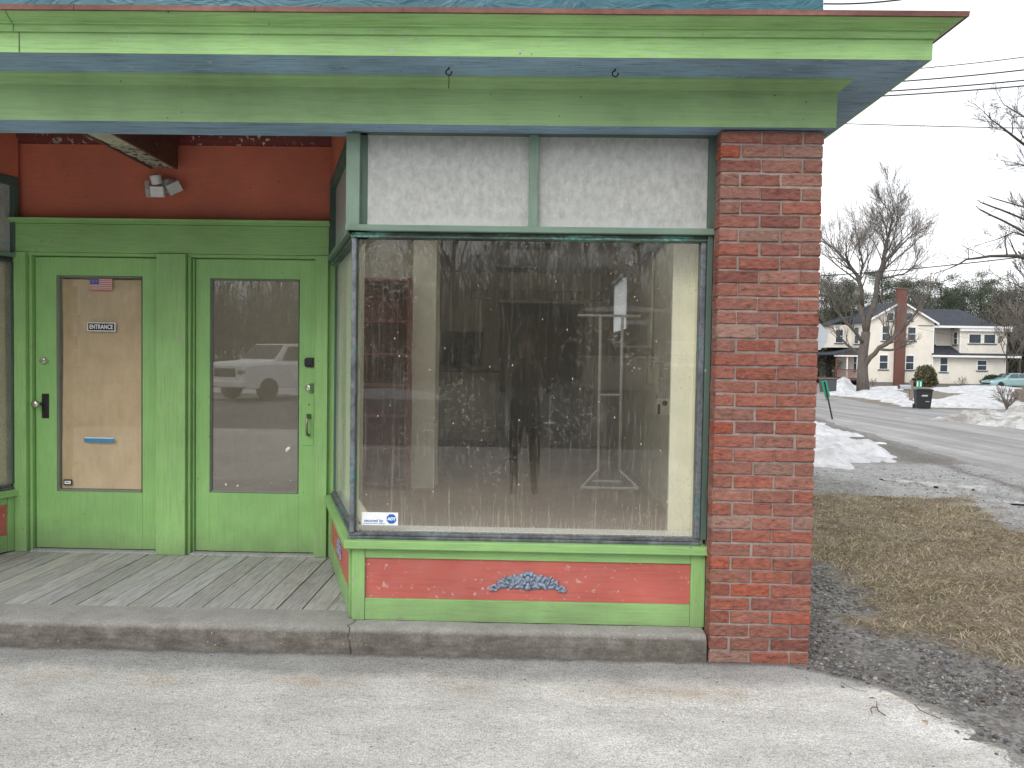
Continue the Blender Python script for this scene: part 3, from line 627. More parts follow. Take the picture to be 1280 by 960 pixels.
def bay(sgn, lab):
    """sgn 1: the window on the right of the doors; -1: its mirror image on the left"""
    mx = lambda x: x if sgn > 0 else -4.85-x
    win = thing('display_window', None, None); win.parent = shop; win['label'] = lab
    fr = []
    mtF, LF = face((mx(-.902), .12), (mx(.945), .12), (0, -1))
    n2 = Vector((-.946*sgn, -.325))
    mtS, LS = face((mx(-.902), .12), (mx(-1.344), 1.405), n2)
    for mt, L, side in ((mtF, LF, 0), (mtS, LS, 1)):
        e = .0021*side; gx = 'y' if side else 'x'
        gm = M['green_y'] if side else M['green_x']; sm = M['sage_x']
        a = .03 if side else .012
        mk(mt, 'base_stile', M['green_z'], win, (a, .079, -.07, 0-e, .134, .515), bevel=.003)
        mk(mt, 'base_stile', M['green_z'], win, (L-.075, L-.002, -.07, .001, .133, .515), bevel=.003)
        mk(mt, 'base_rail', gm, win, (.0795, L-.0755, -.07, -.005, .134, .248), bevel=.003)
        mk(mt, 'base_rail', gm, win, (.0795, L-.0755, -.07, -.005, .461, .514), bevel=.003)
        p = mk(mt, 'panel', M['redpanel'], win, (.0795, L-.0755, -.07, -.016, .2485, .4605), bevel=0)
        om = ornament_mb(mt @ Matrix.Translation((L*.5 if side else .93, -.0155, .354)), .55 if side else 1.); om.build('ornament', ORN, p, smooth=True)
        mk(mt, 'sill', gm, win, (-.024+.0*side, L+.002, -.11, .034-e, .5155-e, .558-e), bevel=.004)
        mk(mt, 'sash', M['sash'], win, (-.012, L-.03, -.085, -.004-e, .5585, .574-e), (-.008, L-.034, -.08, -.018, .5745, .590-e), bevel=.003)
        mk(mt, 'sash', M['patina'], win, (-.010, L-.03, -.085, -.002-e, 2.122, 2.134), (-.008, L-.03, -.085, -.012-e, 2.1345, 2.150), bevel=.003)
        if not side: mk(mt, 'sash', M['sash'], win, (-.006, .020, -.07, -.006, .5905, 2.1215), bevel=.005)
        if not side:
            mk(mt, 'sash', M['sash'], win, (L-.058, L-.030, -.08, -.012, .5905, 2.1215), bevel=.005)
            mk(mt, 'frame_stile', M['darktrim'], win, (L-.029, L-.001, -.09, .004, .5905, 2.1515), bevel=.003)
        else: mk(mt, 'sash', M['darktrim'], win, (L-.016, L+.016, -.06, -.03, .5905, 2.1215), bevel=.003)
        # pane, standing in the sash
        g = MB(mt); zt, zb = 2.123, .589; nu = 24; x0, x1 = .004, L-(.012 if side else .03)
        g.add([(x0, -.045, zb), (x1, -.045, zb), (x1, -.045, zt), (x0, -.045, zt)], [(0, 1, 2, 3)] if True else [])
        g.build('pane', M['glass_side'] if side else M['glass_big'], win)
        # ledge and transom lights
        mk(mt, 'ledge', sm, win, (-.034, L+.008, -.09, .024-e, 2.152, 2.184-e), bevel=.004)
        mk(mt, 'transom_stile', M['sage_z'] if not side else M['darktrim'], win, (-.034 if not side else .002, .036, -.075, .008-e, 2.1845, 2.649), bevel=.003)
        mk(mt, 'transom_stile', M['darktrim'], win, (L-.030, L+.006, -.075, .008, 2.1845, 2.649), bevel=.003)
        mk(mt, 'transom_rail', M['darktrim'], win, (-.034, L+.006, -.075, .010-e, 2.6495, 2.699-e), bevel=.003)
        if side:
            mk(mt, 'transom_rail', M['darktrim'], win, (.03, L-.02, -.075, .006, 2.64, 2.649), bevel=.002)
            mk(mt, 'head_panel', M['redwall'], win, (-.03, L+.01, -.07, -.001, 2.70, 3.059), bevel=0)
        panes = [(.036, .902), (.950, L-.030)] if not side else [(.036, L-.030)]
        if not side: mk(mt, 'mullion', M['sage_z'], win, (.9022, .9498, -.07, .008, 2.1845, 2.649), bevel=.003)
        for a0, a1 in panes:
            g = MB(mt); g.add([(a0, -.03, 2.183), (a1, -.03, 2.183), (a1, -.03, 2.651), (a0, -.03, 2.651)], [(0, 1, 2, 3)]); g.build('transom_pane', M['frost'], win)
        mk(mt, 'window_stool', M['whitepaint'] if not side else M['cream'], win, (.0, L-.01, -.20 if not side else -.16, -.088, .55-e, .592-e), bevel=.003)
        mk(mt, 'bulkhead', M['cream'], win, (.02, L-.01, -.125, -.0705, .133, .548), bevel=0)
    return win
for xa, xb in ((-1.3515, -1.30), (-3.55, -3.5125)):
    w = MB(); w.box(xa, xb, 1.412, 1.4505, .128, 2.19); w.build('corner_fillet', M['green_z'], shop)
bayR = bay(1, 'right display window with bare dusty glass over coral red panel')
bayL = bay(-1, 'left display window covered inside with brown paper')

# ================================================================== INSIDE
w = MB(); w.box(-6.25, 1.33, 1.505, 11.9, .03, .125); w.box(-.86, 1.33, .27, 1.504, .03, .122); w.build('room_floor', painted('worn_brown_floor', (.38, .26, .19), 'y', .3, .2), shop)
w = MB(); w.box(-6.25, SKX0, 1.505, 11.9, 2.905, 2.95); w.box(SKX1, 1.33, 1.505, 11.9, 2.905, 2.95); w.box(SKX0, SKX1, 1.505, SKY0, 2.905, 2.95); w.box(SKX0, SKX1, SKY1, 11.9, 2.905, 2.95); w.box(-.86, 1.33, .21, 1.504, 2.905, 2.95); w.build('room_ceiling', M['ceil'], shop)
w = MB()                                                         # cream wall linings
w.box(.905, .94, .17, .98, .125, 2.905); w.box(.785, .9045, .33, .36, .125, 2.905)
w.box(.941, 1.33, .64, .98, .125, 2.905)
w.build('wall_lining', M['cream'], shop)
w = MB()
w.box(-6.2, -1.02, 4.60, 4.72, .125, 2.905); w.box(-1.20, -.955, 4.25, 4.599, .125, 2.905); w.box(-1.345, -1.30, 1.51, 2.3, .125, 2.905); w.build('partition_wall', M['cream'], shop)
w = MB()
w.box(-6.2, -.52, 8.62, 8.72, .125, 2.905); w.box(1.02, 1.33, 8.62, 8.72, .125, 2.905); w.box(-.519, 1.019, 8.62, 8.72, 2.42, 2.905); w.build('back_wall', M['cream'], shop)
w = MB(); w.box(-.60, -.44, 8.56, 8.619, .125, 2.47); w.box(.94, 1.10, 8.56, 8.619, .125, 2.47); w.box(-.90, 1.2, 8.555, 8.619, 2.471, 2.62); w.build('door_trim', M['tan'], shop, bevel=.004)
w = MB(); w.box(1.317, 1.329, WY0-.08, WY0, WZ0-.08, WZ1+.08); w.box(1.317, 1.329, WY1, WY1+.08, WZ0-.08, WZ1+.08); w.box(1.3165, 1.329, WY0, WY1, WZ1, WZ1+.08); w.box(1.29, 1.329, WY0-.1, WY1+.1, WZ0-.06, WZ0); sw = w.build('side_window', M['whitepaint'], shop)
w = MB(); w.quad((1.40, WY0, WZ0), (1.40, WY1, WZ0), (1.40, WY1, WZ1), (1.40, WY0, WZ1)); w.build('pane', M['glass_door2'], sw)
def sheer():
    t = T('sheer_white_curtain'); c = (.85, .86, .88)
    return t.finish(t.mixsh(.75, t.n('BsdfDiffuse', {'Color': c}).outputs[0], t.n('BsdfTranslucent', {'Color': c}).outputs[0]))
w = MB(); vs = []; n = 60
for i in range(n+1):
    y = WY0-.03+(WY1-WY0+.06)*i/n
    for z in (WZ0+.0, WZ1+.03): vs.append((1.31+.009*math.sin(i*1.7)+.003*math.sin(i*.6), y, z))
w.add(vs, [(2*i, 2*i+2, 2*i+3, 2*i+1) for i in range(n)]); o = w.build('sheer_curtain', sheer(), None, smooth=True); tag(o, 'sheer white curtain over the side window inside the shop', 'curtain')

bk = thing('bookcase', 'tall red brown bookcase standing inside behind the display glass', 'bookcase', (-1.66, 4.07, .125))
w = MB(); w.box(-.46, -.43, 0, .34, 0, 2.2); w.box(.43, .46, 0, .34, 0, 2.2); w.build('side_panel', M['shelf'], bk, bevel=.003)
w = MB(); w.box(-.43, .43, .32, .34, 0, 2.2); w.build('back_panel', M['shelf'], bk)
for z in (.05, .42, .76, 1.08, 1.40, 1.74, 2.17):
    w = MB(); w.box(-.4295, .4295, .006, .3195, z, z+.026); w.build('shelf', M['shelf'], bk, bevel=.002)
ct = thing('counter', 'tan panelled counter with dark top at the back of the room', 'counter', (-.90, 8.15, .125))
w = MB(); w.box(-.45, .44, 0, .4, 0, 1.17); w.build('front_panel', M['tan'], ct, bevel=.004)
w = MB(); w.box(-.5, .5, -.06, .46, 1.171, 1.205); w.build('counter_top', M['iron'], ct, bevel=.004)
w = MB(); w.box(-.47, .46, -.01, .41, .0, .10); w.build('toe_board', M['darkbeam'], ct)
tv = thing('flat_screen', 'black flat screen standing on the tan counter', 'screen', (-1.02, 8.30, 1.331))
w = MB(); w.box(-.33, .33, 0, .035, .05, .60); w.build('bezel', M['black'], tv, bevel=.006)
w = MB(); w.box(-.31, .31, -.0035, 0, .075, .58); w.build('panel', plain('dark_screen_glass', (.012, .013, .016), .12, .05), tv)
w = MB(); w.box(-.04, .04, .0, .04, .012, .06); w.box(-.16, .16, -.08, .12, 0, .012); w.build('stand', M['black'], tv, bevel=.003)
rk = thing('garment_rack', 'white metal garment rack standing empty inside the right of the shop', 'rack', (.90, 4.35, .125))
for s in (-1, 1):
    w = MB(); w.tube([(s*.115, 0, .20), (s*.115, 0, 1.86)], .016, 8); w.build('upright', M['whitepaint'], rk, smooth=True)
w = MB(); w.tube([(-.30, -.16, .05), (.30, -.16, .05)], .016, 6); w.tube([(-.16, .16, .07), (.16, .16, .07)], .014, 6)
for s in (-1, 1): w.tube([(s*.115, 0, .22), (s*.30, -.16, .05)], .013, 6); w.tube([(s*.115, 0, .22), (s*.2, .18, .06)], .012, 6)
w.build('base', M['whitepaint'], rk)
w = MB(); w.tube([(-.36, 0, 1.86), (.30, 0, 1.86)], .014, 8); w.build('rail', M['whitepaint'], rk)
w = MB(); w.tube([(-.115, 0, 1.02), (.115, 0, 1.02)], .012, 8); w.build('cross_bar', M['whitepaint'], rk)
for x, y, lab in ((-.13, 8.0, 'far unlit ceiling light panel nearest the dark doorway'), (0.05, 5.55, 'near unlit ceiling light panel cut by the head of the window')):
    f = thing('ceiling_light', lab, 'ceiling light', (x, y, 2.905))
    w = MB(); w.box(-.34, .34, -.36, -.30, -.03, 0); w.box(-.34, .34, .30, .36, -.03, 0); w.box(-.34, -.29, -.30, .30, -.03, 0); w.box(.29, .34, -.30, .30, -.03, 0); w.build('frame', M['offwhite'], f)
    w = MB(); w.box(-.29, .29, -.30, .30, -.02, -.001); w.build('diffuser', plain('unlit_diffuser', (.16, .155, .145), .4, .1), f)
cb = thing('wall_conduit', 'cream conduit running down the inside wall to a small junction box', 'conduit', (1.312, 4.25, 1.33))
w = MB(); w.tube([(0, 0, .1), (0, 0, 1.57)], .014, 8); w.build('pipe', M['cream'], cb, smooth=True)
w = MB(); w.box(-.04, .018, -.06, .06, -.06, .11); w.build('junction_box', M['tan'], cb, bevel=.005)
lb = thing('wall_lockbox', 'pale lock box with round black key hole on the inside wall', 'lock box', (1.235, 3.2, 1.12))
w = MB(); w.box(-.035, .09, -.05, .05, -.10, .05); w.build('body', M['cream'], lb, bevel=.01)
w = MB(); w.tube([(-.03, 0, .05), (-.04, 0, .10), (-.02, 0, .13), (.02, 0, .13), (.04, 0, .10), (.03, 0, .05)], .011, 6); w.build('shackle', M['silver'], lb, smooth=True)
w = MB(); w.lathe([(.024, 0), (.024, .006)], Matrix.Translation((.03, -.05, .01)) @ FY, 14); w.box(-.034, -.012, -.0535, -.05, -.09, .0); w.build('key_hole', M['black'], lb)

# paper stuck behind the glass
def paper(name, x0, x1, y, z0, z1, label, seam=None, mt=None):
    nx, nz = 40, 90; vs = []
    for j in range(nz+1):
        for i in range(nx+1):
            x = x0+(x1-x0)*i/nx; z = z0+(z1-z0)*j/nz
            d = .008*fbm(x*2.2, z*1.6, 3.3, 3)+.006*abs(fbm(x*1.3+z*1.1, z*.8-x, 7.7, 2))
            if seam and z < seam: d -= .004
            vs.append((x, y+.012+d, z))
    w = MB(mt); w.add(vs, [(j*(nx+1)+i, j*(nx+1)+i+1, (j+1)*(nx+1)+i+1, (j+1)*(nx+1)+i) for j in range(nz) for i in range(nx)])
    return tag(w.build(name, M['kraft'], None, smooth=True), label, 'paper')
paper('kraft_paper', -3.236, -2.66, 1.462, .556, 2.015, 'brown kraft paper taped up behind the glass of the entrance door', .905)
mtl, Ll = face((-3.948, .12), (-3.506, 1.405), (.946, -.325))
w = MB(); paper('kraft_paper', .01, Ll-.035, .06, .60, 2.115, 'brown paper lining the left display window beside the doors', 1.2, mtl @ Matrix.Diagonal((1, -1, 1, 1)))
mtl2, Ll2 = face((-3.948, .12), (-5.795, .12), (0, -1))
paper('kraft_paper', .01, Ll2-.035, .06, .60, 2.115, 'brown paper lining the front of the left display window', 1.2, mtl2 @ Matrix.Diagonal((1, -1, 1, 1)))
# ================================================================== STICKERS AND SIGNS
w = MB(); w.box(-.105, .105, -.0015, 0, -.0135, .0135)
o = w.build('masking_tape', plain('blue_masking_tape', (.05, .24, .46), .6, .1, 20), None); o.location = (-2.968, 1.4555, .897); tag(o, 'strip of blue masking tape on the papered door glass', 'tape')
w = MB(); w.box(-.10, .10, -.0012, 0, .0137, .019); w.build('torn_edge', M['stone_white'], o)
sg = thing('entrance_sign', 'small black sign lettered ENTRANCE in white on the left door glass', 'sign', (-2.949, 1.452, 1.687))
w = MB(); w.box(-.098, .098, -.002, .003, -.030, .030); w.build('plate', M['stone_white'], sg)
w = MB(); w.box(-.092, .092, -.003, -.0022, -.0245, .0245); w.build('face', M['black'], sg)
o = put_text('lettering', 'ENTRANCE', .042, M['stone_white'], sg, Matrix.Translation((0, -.0036, -.001)) @ FY @ Matrix.Diagonal((.76, 1, 1, 1)), bold=.0009)
fl = thing('flag_sticker', 'small American flag sticker at the top of the papered door glass', 'sticker', (-2.952, 1.4555, 1.981))
FR, FB = plain('flag_red', (.50, .09, .10), .6, .05), plain('flag_blue', (.06, .07, .26), .6, .05)
w = MB(); w.box(-.077, .077, -.001, 0, -.041, .041); w.build('field', plain('flag_white', (.66, .58, .54), .6, .05), fl)
w = MB()
for i in range(7): w.box(-.077, .077, -.0018, -.0011, -.041+i*.0126, -.041+i*.0126+.0063)
w.build('stripe', FR, fl)
w = MB(); w.box(-.077, -.014, -.0028, -.0019, -.003, .041); cn = w.build('canton', FB, fl)
w = MB()
for r_ in range(5):
    for c_ in range(6): w.lathe([(.0021, 0), (.0018, .0006)], Matrix.Translation((-.072+c_*.0105, -.0028, .001+r_*.009)) @ FY, 5)
w.build('star', M['stone_white'], cn)
ps = thing('label_sticker', 'tiny white label in a dark frame low in the corner of the entrance door', 'sticker', (-3.190, 1.4555, .599))
w = MB(); w.box(-.030, .030, -.0012, 0, -.020, .020); w.build('frame', M['black'], ps)
w = MB(); w.box(-.022, .022, -.002, -.0013, -.012, .010); w.build('face', M['stone_white'], ps)
put_text('lettering', 'PULL', .014, M['black'], ps, Matrix.Translation((0, -.0024, -.001)) @ FY, bold=.0004)
ad = thing('security_sticker', 'white and blue security company sticker low in the display window', 'sticker', (-.754, .1625, .659))
w = MB(); w.box(-.096, .096, -.0012, 0, -.034, .034); w.build('label_face', M['stone_white'], ad)
BL = plain('sticker_blue', (.012, .13, .50), .5, .04)
w = MB(); w.prism([(.061+.027*math.cos(R(22.5+45*i)), .0+.027*math.sin(R(22.5+45*i))) for i in range(8)], 'y', -.002, -.0013); oc = w.build('octagon', BL, ad)
put_text('lettering', 'ADT', .021, M['stone_white'], oc, Matrix.Translation((.061, -.0026, 0)) @ FY, bold=.0012, shear=.2)
put_text('lettering', 'secured by', .0235, BL, ad, Matrix.Translation((-.034, -.0022, -.0105)) @ FY @ Matrix.Diagonal((.98, 1, 1, 1)), bold=.0001, shear=.25)
w = MB(); w.box(-.09, .026, -.0022, -.0013, -.0265, -.0245); w.build('underline', BL, ad)

# --- flood light over the doors
sl = thing('security_light', 'white three headed motion sensor light on the red wall above the doors', 'security light', (-2.47, 1.45, 2.66))
w = MB(); w.lathe([(.055, 0), (.055, .03), (.04, .06), (.02, .075)], FY, 16); w.build('mount', M['offwhite'], sl, smooth=True)
w = MB(); w.lathe([(.034, -.045), (.036, -.03), (.036, .012), (.030, .018)], Matrix.Translation((-.05, -.10, .035)) @ Matrix.Rotation(R(15), 4, 'X') @ Matrix.Rotation(R(-8), 4, 'Y'), 18); sn = w.build('sensor', M['white'], sl)
w = MB(); w.lathe([(.026, .0181), (.026, .022)], Matrix.Translation((-.05, -.10, .035)) @ Matrix.Rotation(R(15), 4, 'X') @ Matrix.Rotation(R(-8), 4, 'Y'), 14); w.build('sensor_cap', M['iron'], sn)
for p, rx, ry, rz in (((-.035, -.115, -.062), 18, 0, 4), ((.075, -.09, -.03), 10, -32, 42), ((-.118, -.095, -.04), 5, -22, -68)):
    mt = Matrix.Translation(p) @ Matrix.Rotation(R(rz), 4, 'Z') @ Matrix.Rotation(R(ry), 4, 'Y') @ Matrix.Rotation(R(rx), 4, 'X')
    w = MB(mt); w.box(-.048, .048, 0, .022, -.038, .038); hd = w.build('lamp_head', M['offwhite'], sl, bevel=.004)
    w = MB(mt); w.box(-.043, .043, -.004, -.0005, -.033, .033); w.build('lens', M['white'], hd)
    w = MB(); w.tube([Vector(p)+Vector((0, .02, .01)), (0, -.05, 0)], .011, 6); w.build('arm', M['offwhite'], hd)
# ================================================================== GROUND
def ground_mat():
    t = T('winter_verge_ground'); s = t.n('SeparateColor', {0: t.attr()}).outputs
    big = t.noise(1.1, 6, .65, .4); mid = t.noise(7, 6, .7); fine = t.noise(60, 5, .75); cell = t.vor(55, out='Color'); cs = t.n('SeparateColor', {0: cell}).outputs[0]
    gr = t.mix(t.ramp(mid, [(.32, 0), (.68, 1)]), (.17, .166, .16), (.31, .305, .298))
    gr = t.mix(t.ramp(big, [(.45, 0), (.7, .8)]), gr, (.165, .145, .125))
    gr = t.mix(.7, gr, t.ramp(cs, [(0, .45), (.5, .95), (1, 1.5)]), 'MULTIPLY')
    st = t.mix(t.ramp(mid, [(.35, 0), (.65, 1)]), (.15, .12, .09), (.30, .25, .185))
    st = t.mix(1., st, t.ramp(t.noise(75, 6, .85, 1.5, t.map((1, .35, 1), rot=(0, 0, .5))), [(.36, .3), (.5, .95), (.64, 1.5)]), 'MULTIPLY')
    c = t.mix(s[0], gr, st)
    c = t.mix(s[1], c, t.mix(.7, (.135, .125, .112), t.ramp(cs, [(0, .6), (1, 1.6)]), 'MULTIPLY'))
    lt = t.mix(t.ramp(mid, [(.35, 0), (.65, 1)]), (.30, .30, .30), (.46, .46, .46))
    c = t.mix(s[2], c, t.mix(.7, lt, t.ramp(cs, [(0, .6), (1, 1.3)]), 'MULTIPLY'))
    h = t.math('ADD', t.math('MULTIPLY', cs, .5), fine)
    return t.pbr(c, .92, t.bump(h, .9, .015), spec=.15)
def sstep(a, b, x):
    k = min(1, max(0, (x-a)/(b-a))); return k*k*(3-2*k)
def near_edge(y):                                                # kerbless near edge of the side street
    pts = ((-60, 5.6), (-5, 5.7), (3, 6.2), (6.5, 6.72), (14, 7.6), (18.6, 8.35), (30, 10.2), (42, 12.4), (70, 18.5), (130, 32))
    for (a, xa), (b, xb) in zip(pts, pts[1:]):
        if y <= b: return xa+(xb-xa)*max(0, (y-a))/(b-a)
    return pts[-1][1]
def far_edge(y):
    pts = ((-60, 11.2), (10, 11.6), (14, 12.0), (24, 13.7), (30, 14.9), (42, 17.6), (70, 24.4), (130, 38))
    for (a, xa), (b, xb) in zip(pts, pts[1:]):
        if y <= b: return xa+(xb-xa)*max(0, (y-a))/(b-a)
    return pts[-1][1]
def pave_edge(y):
    pts = ((-9, 2.5), (-3, 2.25), (-1.2, 2.03), (-.8, 1.99), (-.46, 1.92), (-.2, 1.72), (-.08, 1.52), (.02, 1.44))
    for (a, xa), (b, xb) in zip(pts, pts[1:]):
        if y <= b: return xa+(xb-xa)*max(0, (y-a))/(b-a)
    return 1.44
def grassiness(x, y):
    n = fbm(x*.9, y*.9, 2.2, 4)*.55 + fbm(x*4, y*4, 6.1, 3)*.25
    a = sstep(-.12, .28, min(x-2.25-.0*y, 4.55-x+.06*y, y-.55+.5*(x-2.6), 5.4-y-.25*(x-3)) + n*.9)
    b = .6*sstep(.15, .6, n*1.8+min(x-2.45, .4-y+(x-2.5)*.9))                  # scrappy turf toward the street front
    return max(a, b if x < 5 else 0)
xs = np.concatenate([[-400, -200, -100, -50, -25, -12, -6, -2, 0, .8, 1.1], np.arange(1.3, 6.5, .045), np.arange(6.5, 14, .25), np.arange(14, 44, 2.), [50, 60, 80, 120, 200, 400, 800]])
ys = np.concatenate([[-400, -200, -100, -50, -25, -12, -6, -4], np.arange(-2.2, 8, .05), np.arange(8, 26, .3), np.arange(26, 90, 3.), [100, 130, 180, 260, 400, 800]])
vs = []; col = []
for y in ys:
    for x in xs:
        z = terrain(x, y) - .012; g = d = l = 0.
        if 1.2 < x < 7.2 and -2.4 < y < 8.2:
            g = grassiness(x, y)
            z += fbm(x*1.3, y*1.3, 0, 3)*.016 + fbm(x*9, y*9, 4, 3)*.006 + g*.018
            z = max(z, -.035)
            d = sstep(.0, .5, fbm(x*1.0, y*.9, 8.3, 4)+.15-abs(x-1.9)*.35)*.75*(1-g) *.6 if y < 2.5 else 0
            d = max(d, .8*sstep(.25, .0, abs(x-near_edge(y)+.35+.25*fbm(x, y*.7, 1, 3)))*(1-g))
            l = sstep(.05, .5, fbm(x*.45, y*.35, 12.2, 4)+.35*sstep(3.6, 5., x)-.05)*.75*sstep(3.3, 4.4, x)*(1-g)*(1-d)
        elif y > 8 and x < 9:
            d = .8*sstep(.5, .1, abs(x-near_edge(y)+.5))
        if y > 26 or x > 14: g = .8*sstep(.35, .65, fbm(x*.11, y*.11, 3, 3)*.6+.55)
        if x < 1.35 and y > -9: z = min(z, -.03)
        if near_edge(y)+.35 < x < far_edge(y)-.3 and y < 140: z = min(z, terrain(x, y)-.02)
        if x >= 11 and 17 < y < 25: z = min(z, terrain(x, y)-.02)
        if y < -8: z = -.03; g = 0
        vs.append((x, y, z)); col.append((g, d, l))
nx = len(xs); fs = [(j*nx+i, j*nx+i+1, (j+1)*nx+i+1, (j+1)*nx+i) for j in range(len(ys)-1) for i in range(nx-1)]
o = np_mesh('ground', vs, fs, ground_mat(), smooth=True, col=np.array(col)); tag(o, kind='structure')
# concrete apron in front of the shop
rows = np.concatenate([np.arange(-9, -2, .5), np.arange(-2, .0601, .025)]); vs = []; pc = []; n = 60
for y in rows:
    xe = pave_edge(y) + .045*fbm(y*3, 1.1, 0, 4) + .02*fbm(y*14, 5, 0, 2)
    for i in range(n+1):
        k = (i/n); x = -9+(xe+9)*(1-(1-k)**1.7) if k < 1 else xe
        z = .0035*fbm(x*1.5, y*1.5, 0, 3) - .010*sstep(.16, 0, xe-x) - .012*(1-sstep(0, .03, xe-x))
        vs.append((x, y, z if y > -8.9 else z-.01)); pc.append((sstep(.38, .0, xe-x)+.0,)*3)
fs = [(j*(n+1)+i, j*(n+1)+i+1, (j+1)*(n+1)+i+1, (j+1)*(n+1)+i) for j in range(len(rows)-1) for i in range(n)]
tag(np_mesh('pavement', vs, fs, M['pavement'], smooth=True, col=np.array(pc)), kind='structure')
def asphalt(name, base, streak, rot=0.):
    t = T(name); n = t.noise(.5, 6, .7, .4); s = t.noise(1.6, 7, .7, .6, t.map((1.3, .05, 1), rot=(0, 0, rot))); f = t.noise(45, 5, .75); f2 = t.noise(6, 6, .7)
    c = t.mix(t.ramp(s, [(.35, 0), (.65, 1)]), c3(base, .72), streak)
    c = t.mix(t.ramp(n, [(.4, 0), (.75, .55)]), c, c3(base, .7))
    c = t.mix(.6, c, t.ramp(f, [(.3, .6), (.7, 1.3)]), 'MULTIPLY'); c = t.mix(.35, c, t.ramp(f2, [(.3, .6), (.7, 1.25)]), 'MULTIPLY')
    return t.pbr(c, .85, t.bump(f, .5, .006), spec=.2)
RD = asphalt('salted_road', (.255, .25, .245), (.39, .385, .38), .20)
ry = np.concatenate([np.arange(-60, -5, 5.), np.arange(-5, 30, .35), np.arange(30, 131, 2.)]); vs = []; n = 24
for y in ry:
    a = near_edge(y)+.22*fbm(y*.8, 3, 1, 4); b = far_edge(y)+.2*fbm(y*.8, 9, 1, 3)
    for i in range(n+1):
        k = i/n; x = a+(b-a)*k
        vs.append((x, y, terrain(x, y)+.035*math.sin(math.pi*k)-.006-.016*(k < .01 or k > .99)+.006*fbm(x, y, 3, 3)))
fs = [(j*(n+1)+i, j*(n+1)+i+1, (j+1)*(n+1)+i+1, (j+1)*(n+1)+i) for j in range(len(ry)-1) for i in range(n)]
tag(np_mesh('road', vs, fs, RD, smooth=True), kind='structure')
vs = []; ns = 50; n = 10                                         # the turning on the right
for j in range(ns+1):
    x = 12.2+60*(j/ns)**1.5
    for i in range(n+1):
        k = i/n; y = (17.9+.05*(x-12))*(1-k)+(24.6+.02*(x-12))*k+.2*fbm(x*.7, k*3, 5, 3); vs.append((x, y, terrain(x, y)+.008*math.sin(math.pi*k)+.001))
fs = [(j*(n+1)+i, (j+1)*(n+1)+i, (j+1)*(n+1)+i+1, j*(n+1)+i+1) for j in range(ns) for i in range(n)]
tag(np_mesh('side_road', vs, fs, asphalt('side_street_asphalt', (.25, .25, .25), (.36, .36, .36), 1.45), smooth=True), kind='structure')
w = MB(); w.add([(-60, -60, -.014), (5.5, -60, -.014), (5.5, -9, -.014), (-60, -9, -.014)], [(0, 1, 2, 3)]); tag(w.build('parking_lot', asphalt('lot_asphalt', (.16, .16, .16), (.22, .22, .22)), None), kind='structure')
w = MB(); w.add([(19.6, 25.5, -.07), (80, 26.5, -.07), (80, 34, -.14), (25, 34, -.14)], [(0, 1, 2, 3)])
# ------------------------------------------------------------------ snow
def snow_mat():
    t = T('old_roadside_snow'); n = t.noise(2.2, 7, .7, .3); f = t.noise(22, 6, .75); x, y, z = t.sep()
    c = t.mix(t.ramp(n, [(.38, 0), (.66, 1)]), (.42, .42, .43), (.66, .67, .69))
    c = t.mix(t.math('MULTIPLY', t.ramp(f, [(.54, 0), (.68, 1)]), t.ramp(n, [(.42, .75), (.62, .1)])), c, (.22, .20, .18))
    return t.pbr(c, .75, t.bump(t.math('ADD', n, f), .6, .03), spec=.3)
SNOW = snow_mat()
def dirty_snow_mat():
    t = T('ploughed_dirty_snow'); n = t.noise(1.6, 7, .7, .6, t.map((1, 1, 2.5))); f = t.noise(14, 6, .75, .4)
    c = t.mix(t.ramp(n, [(.40, 0), (.62, 1)]), (.27, .25, .22), (.60, .60, .60))
    c = t.mix(t.ramp(f, [(.55, 0), (.68, .8)]), c, (.16, .14, .115))
    return t.pbr(c, .8, t.bump(t.math('ADD', n, f), .8, .05), spec=.3)
DSNOW = dirty_snow_mat()
def in_poly(p, poly):
    ins = False; dmin = 1e9
    for (ax, ay), (bx, by) in zip(poly, poly[1:]+poly[:1]):
        if (ay > p[1]) != (by > p[1]) and p[0] < (bx-ax)*(p[1]-ay)/(by-ay)+ax: ins = not ins
        dx, dy = bx-ax, by-ay; k = max(0, min(1, ((p[0]-ax)*dx+(p[1]-ay)*dy)/(dx*dx+dy*dy+1e-12)))
        dmin = min(dmin, math.hypot(p[0]-ax-dx*k, p[1]-ay-dy*k))
    return dmin if ins else -dmin
def snow(poly, hgt, step, soft, rag, mat=None, freq=1.2, base=0.):
    x0, x1 = min(p[0] for p in poly)-soft, max(p[0] for p in poly)+soft; y0, y1 = min(p[1] for p in poly)-soft, max(p[1] for p in poly)+soft
    nx, ny = max(2, int((x1-x0)/step)), max(2, int((y1-y0)/step)); vs = []; keep = []
    for j in range(ny+1):
        for i in range(nx+1):
            x, y = x0+(x1-x0)*i/nx, y0+(y1-y0)*j/ny
            s = in_poly((x, y), poly) + rag*fbm(x*freq, y*freq, 7.7, 5)
            h = hgt*sstep(-soft*.1, soft, s)*(1+.45*fbm(x*freq*2, y*freq*2, 2.1, 4)) + .018
            vs.append((x, y, terrain(x, y) - .012 + (h if s > 0 else -.03) + base)); keep.append(s > -step)
    f = [(j*(nx+1)+i, j*(nx+1)+i+1, (j+1)*(nx+1)+i+1, (j+1)*(nx+1)+i) for j in range(ny) for i in range(nx)]
    f = [q for q in f if any(keep[k] for k in q)]
    if not f: return
    return tag(np_mesh('snow', vs, f, mat or SNOW, smooth=True), kind='structure')
def gp(*pp): return [tuple(ground_at(*p)[:2]) for p in pp]
snow([(3.6, 8.0), (4.6, 7.5), (5.5, 8.2), (6.0, 9.0), (6.7, 11.5), (7.2, 14.5), (7.7, 18.2), (5.5, 19.5), (2., 18)], .13, .07, .8, .5, None, 2.2)
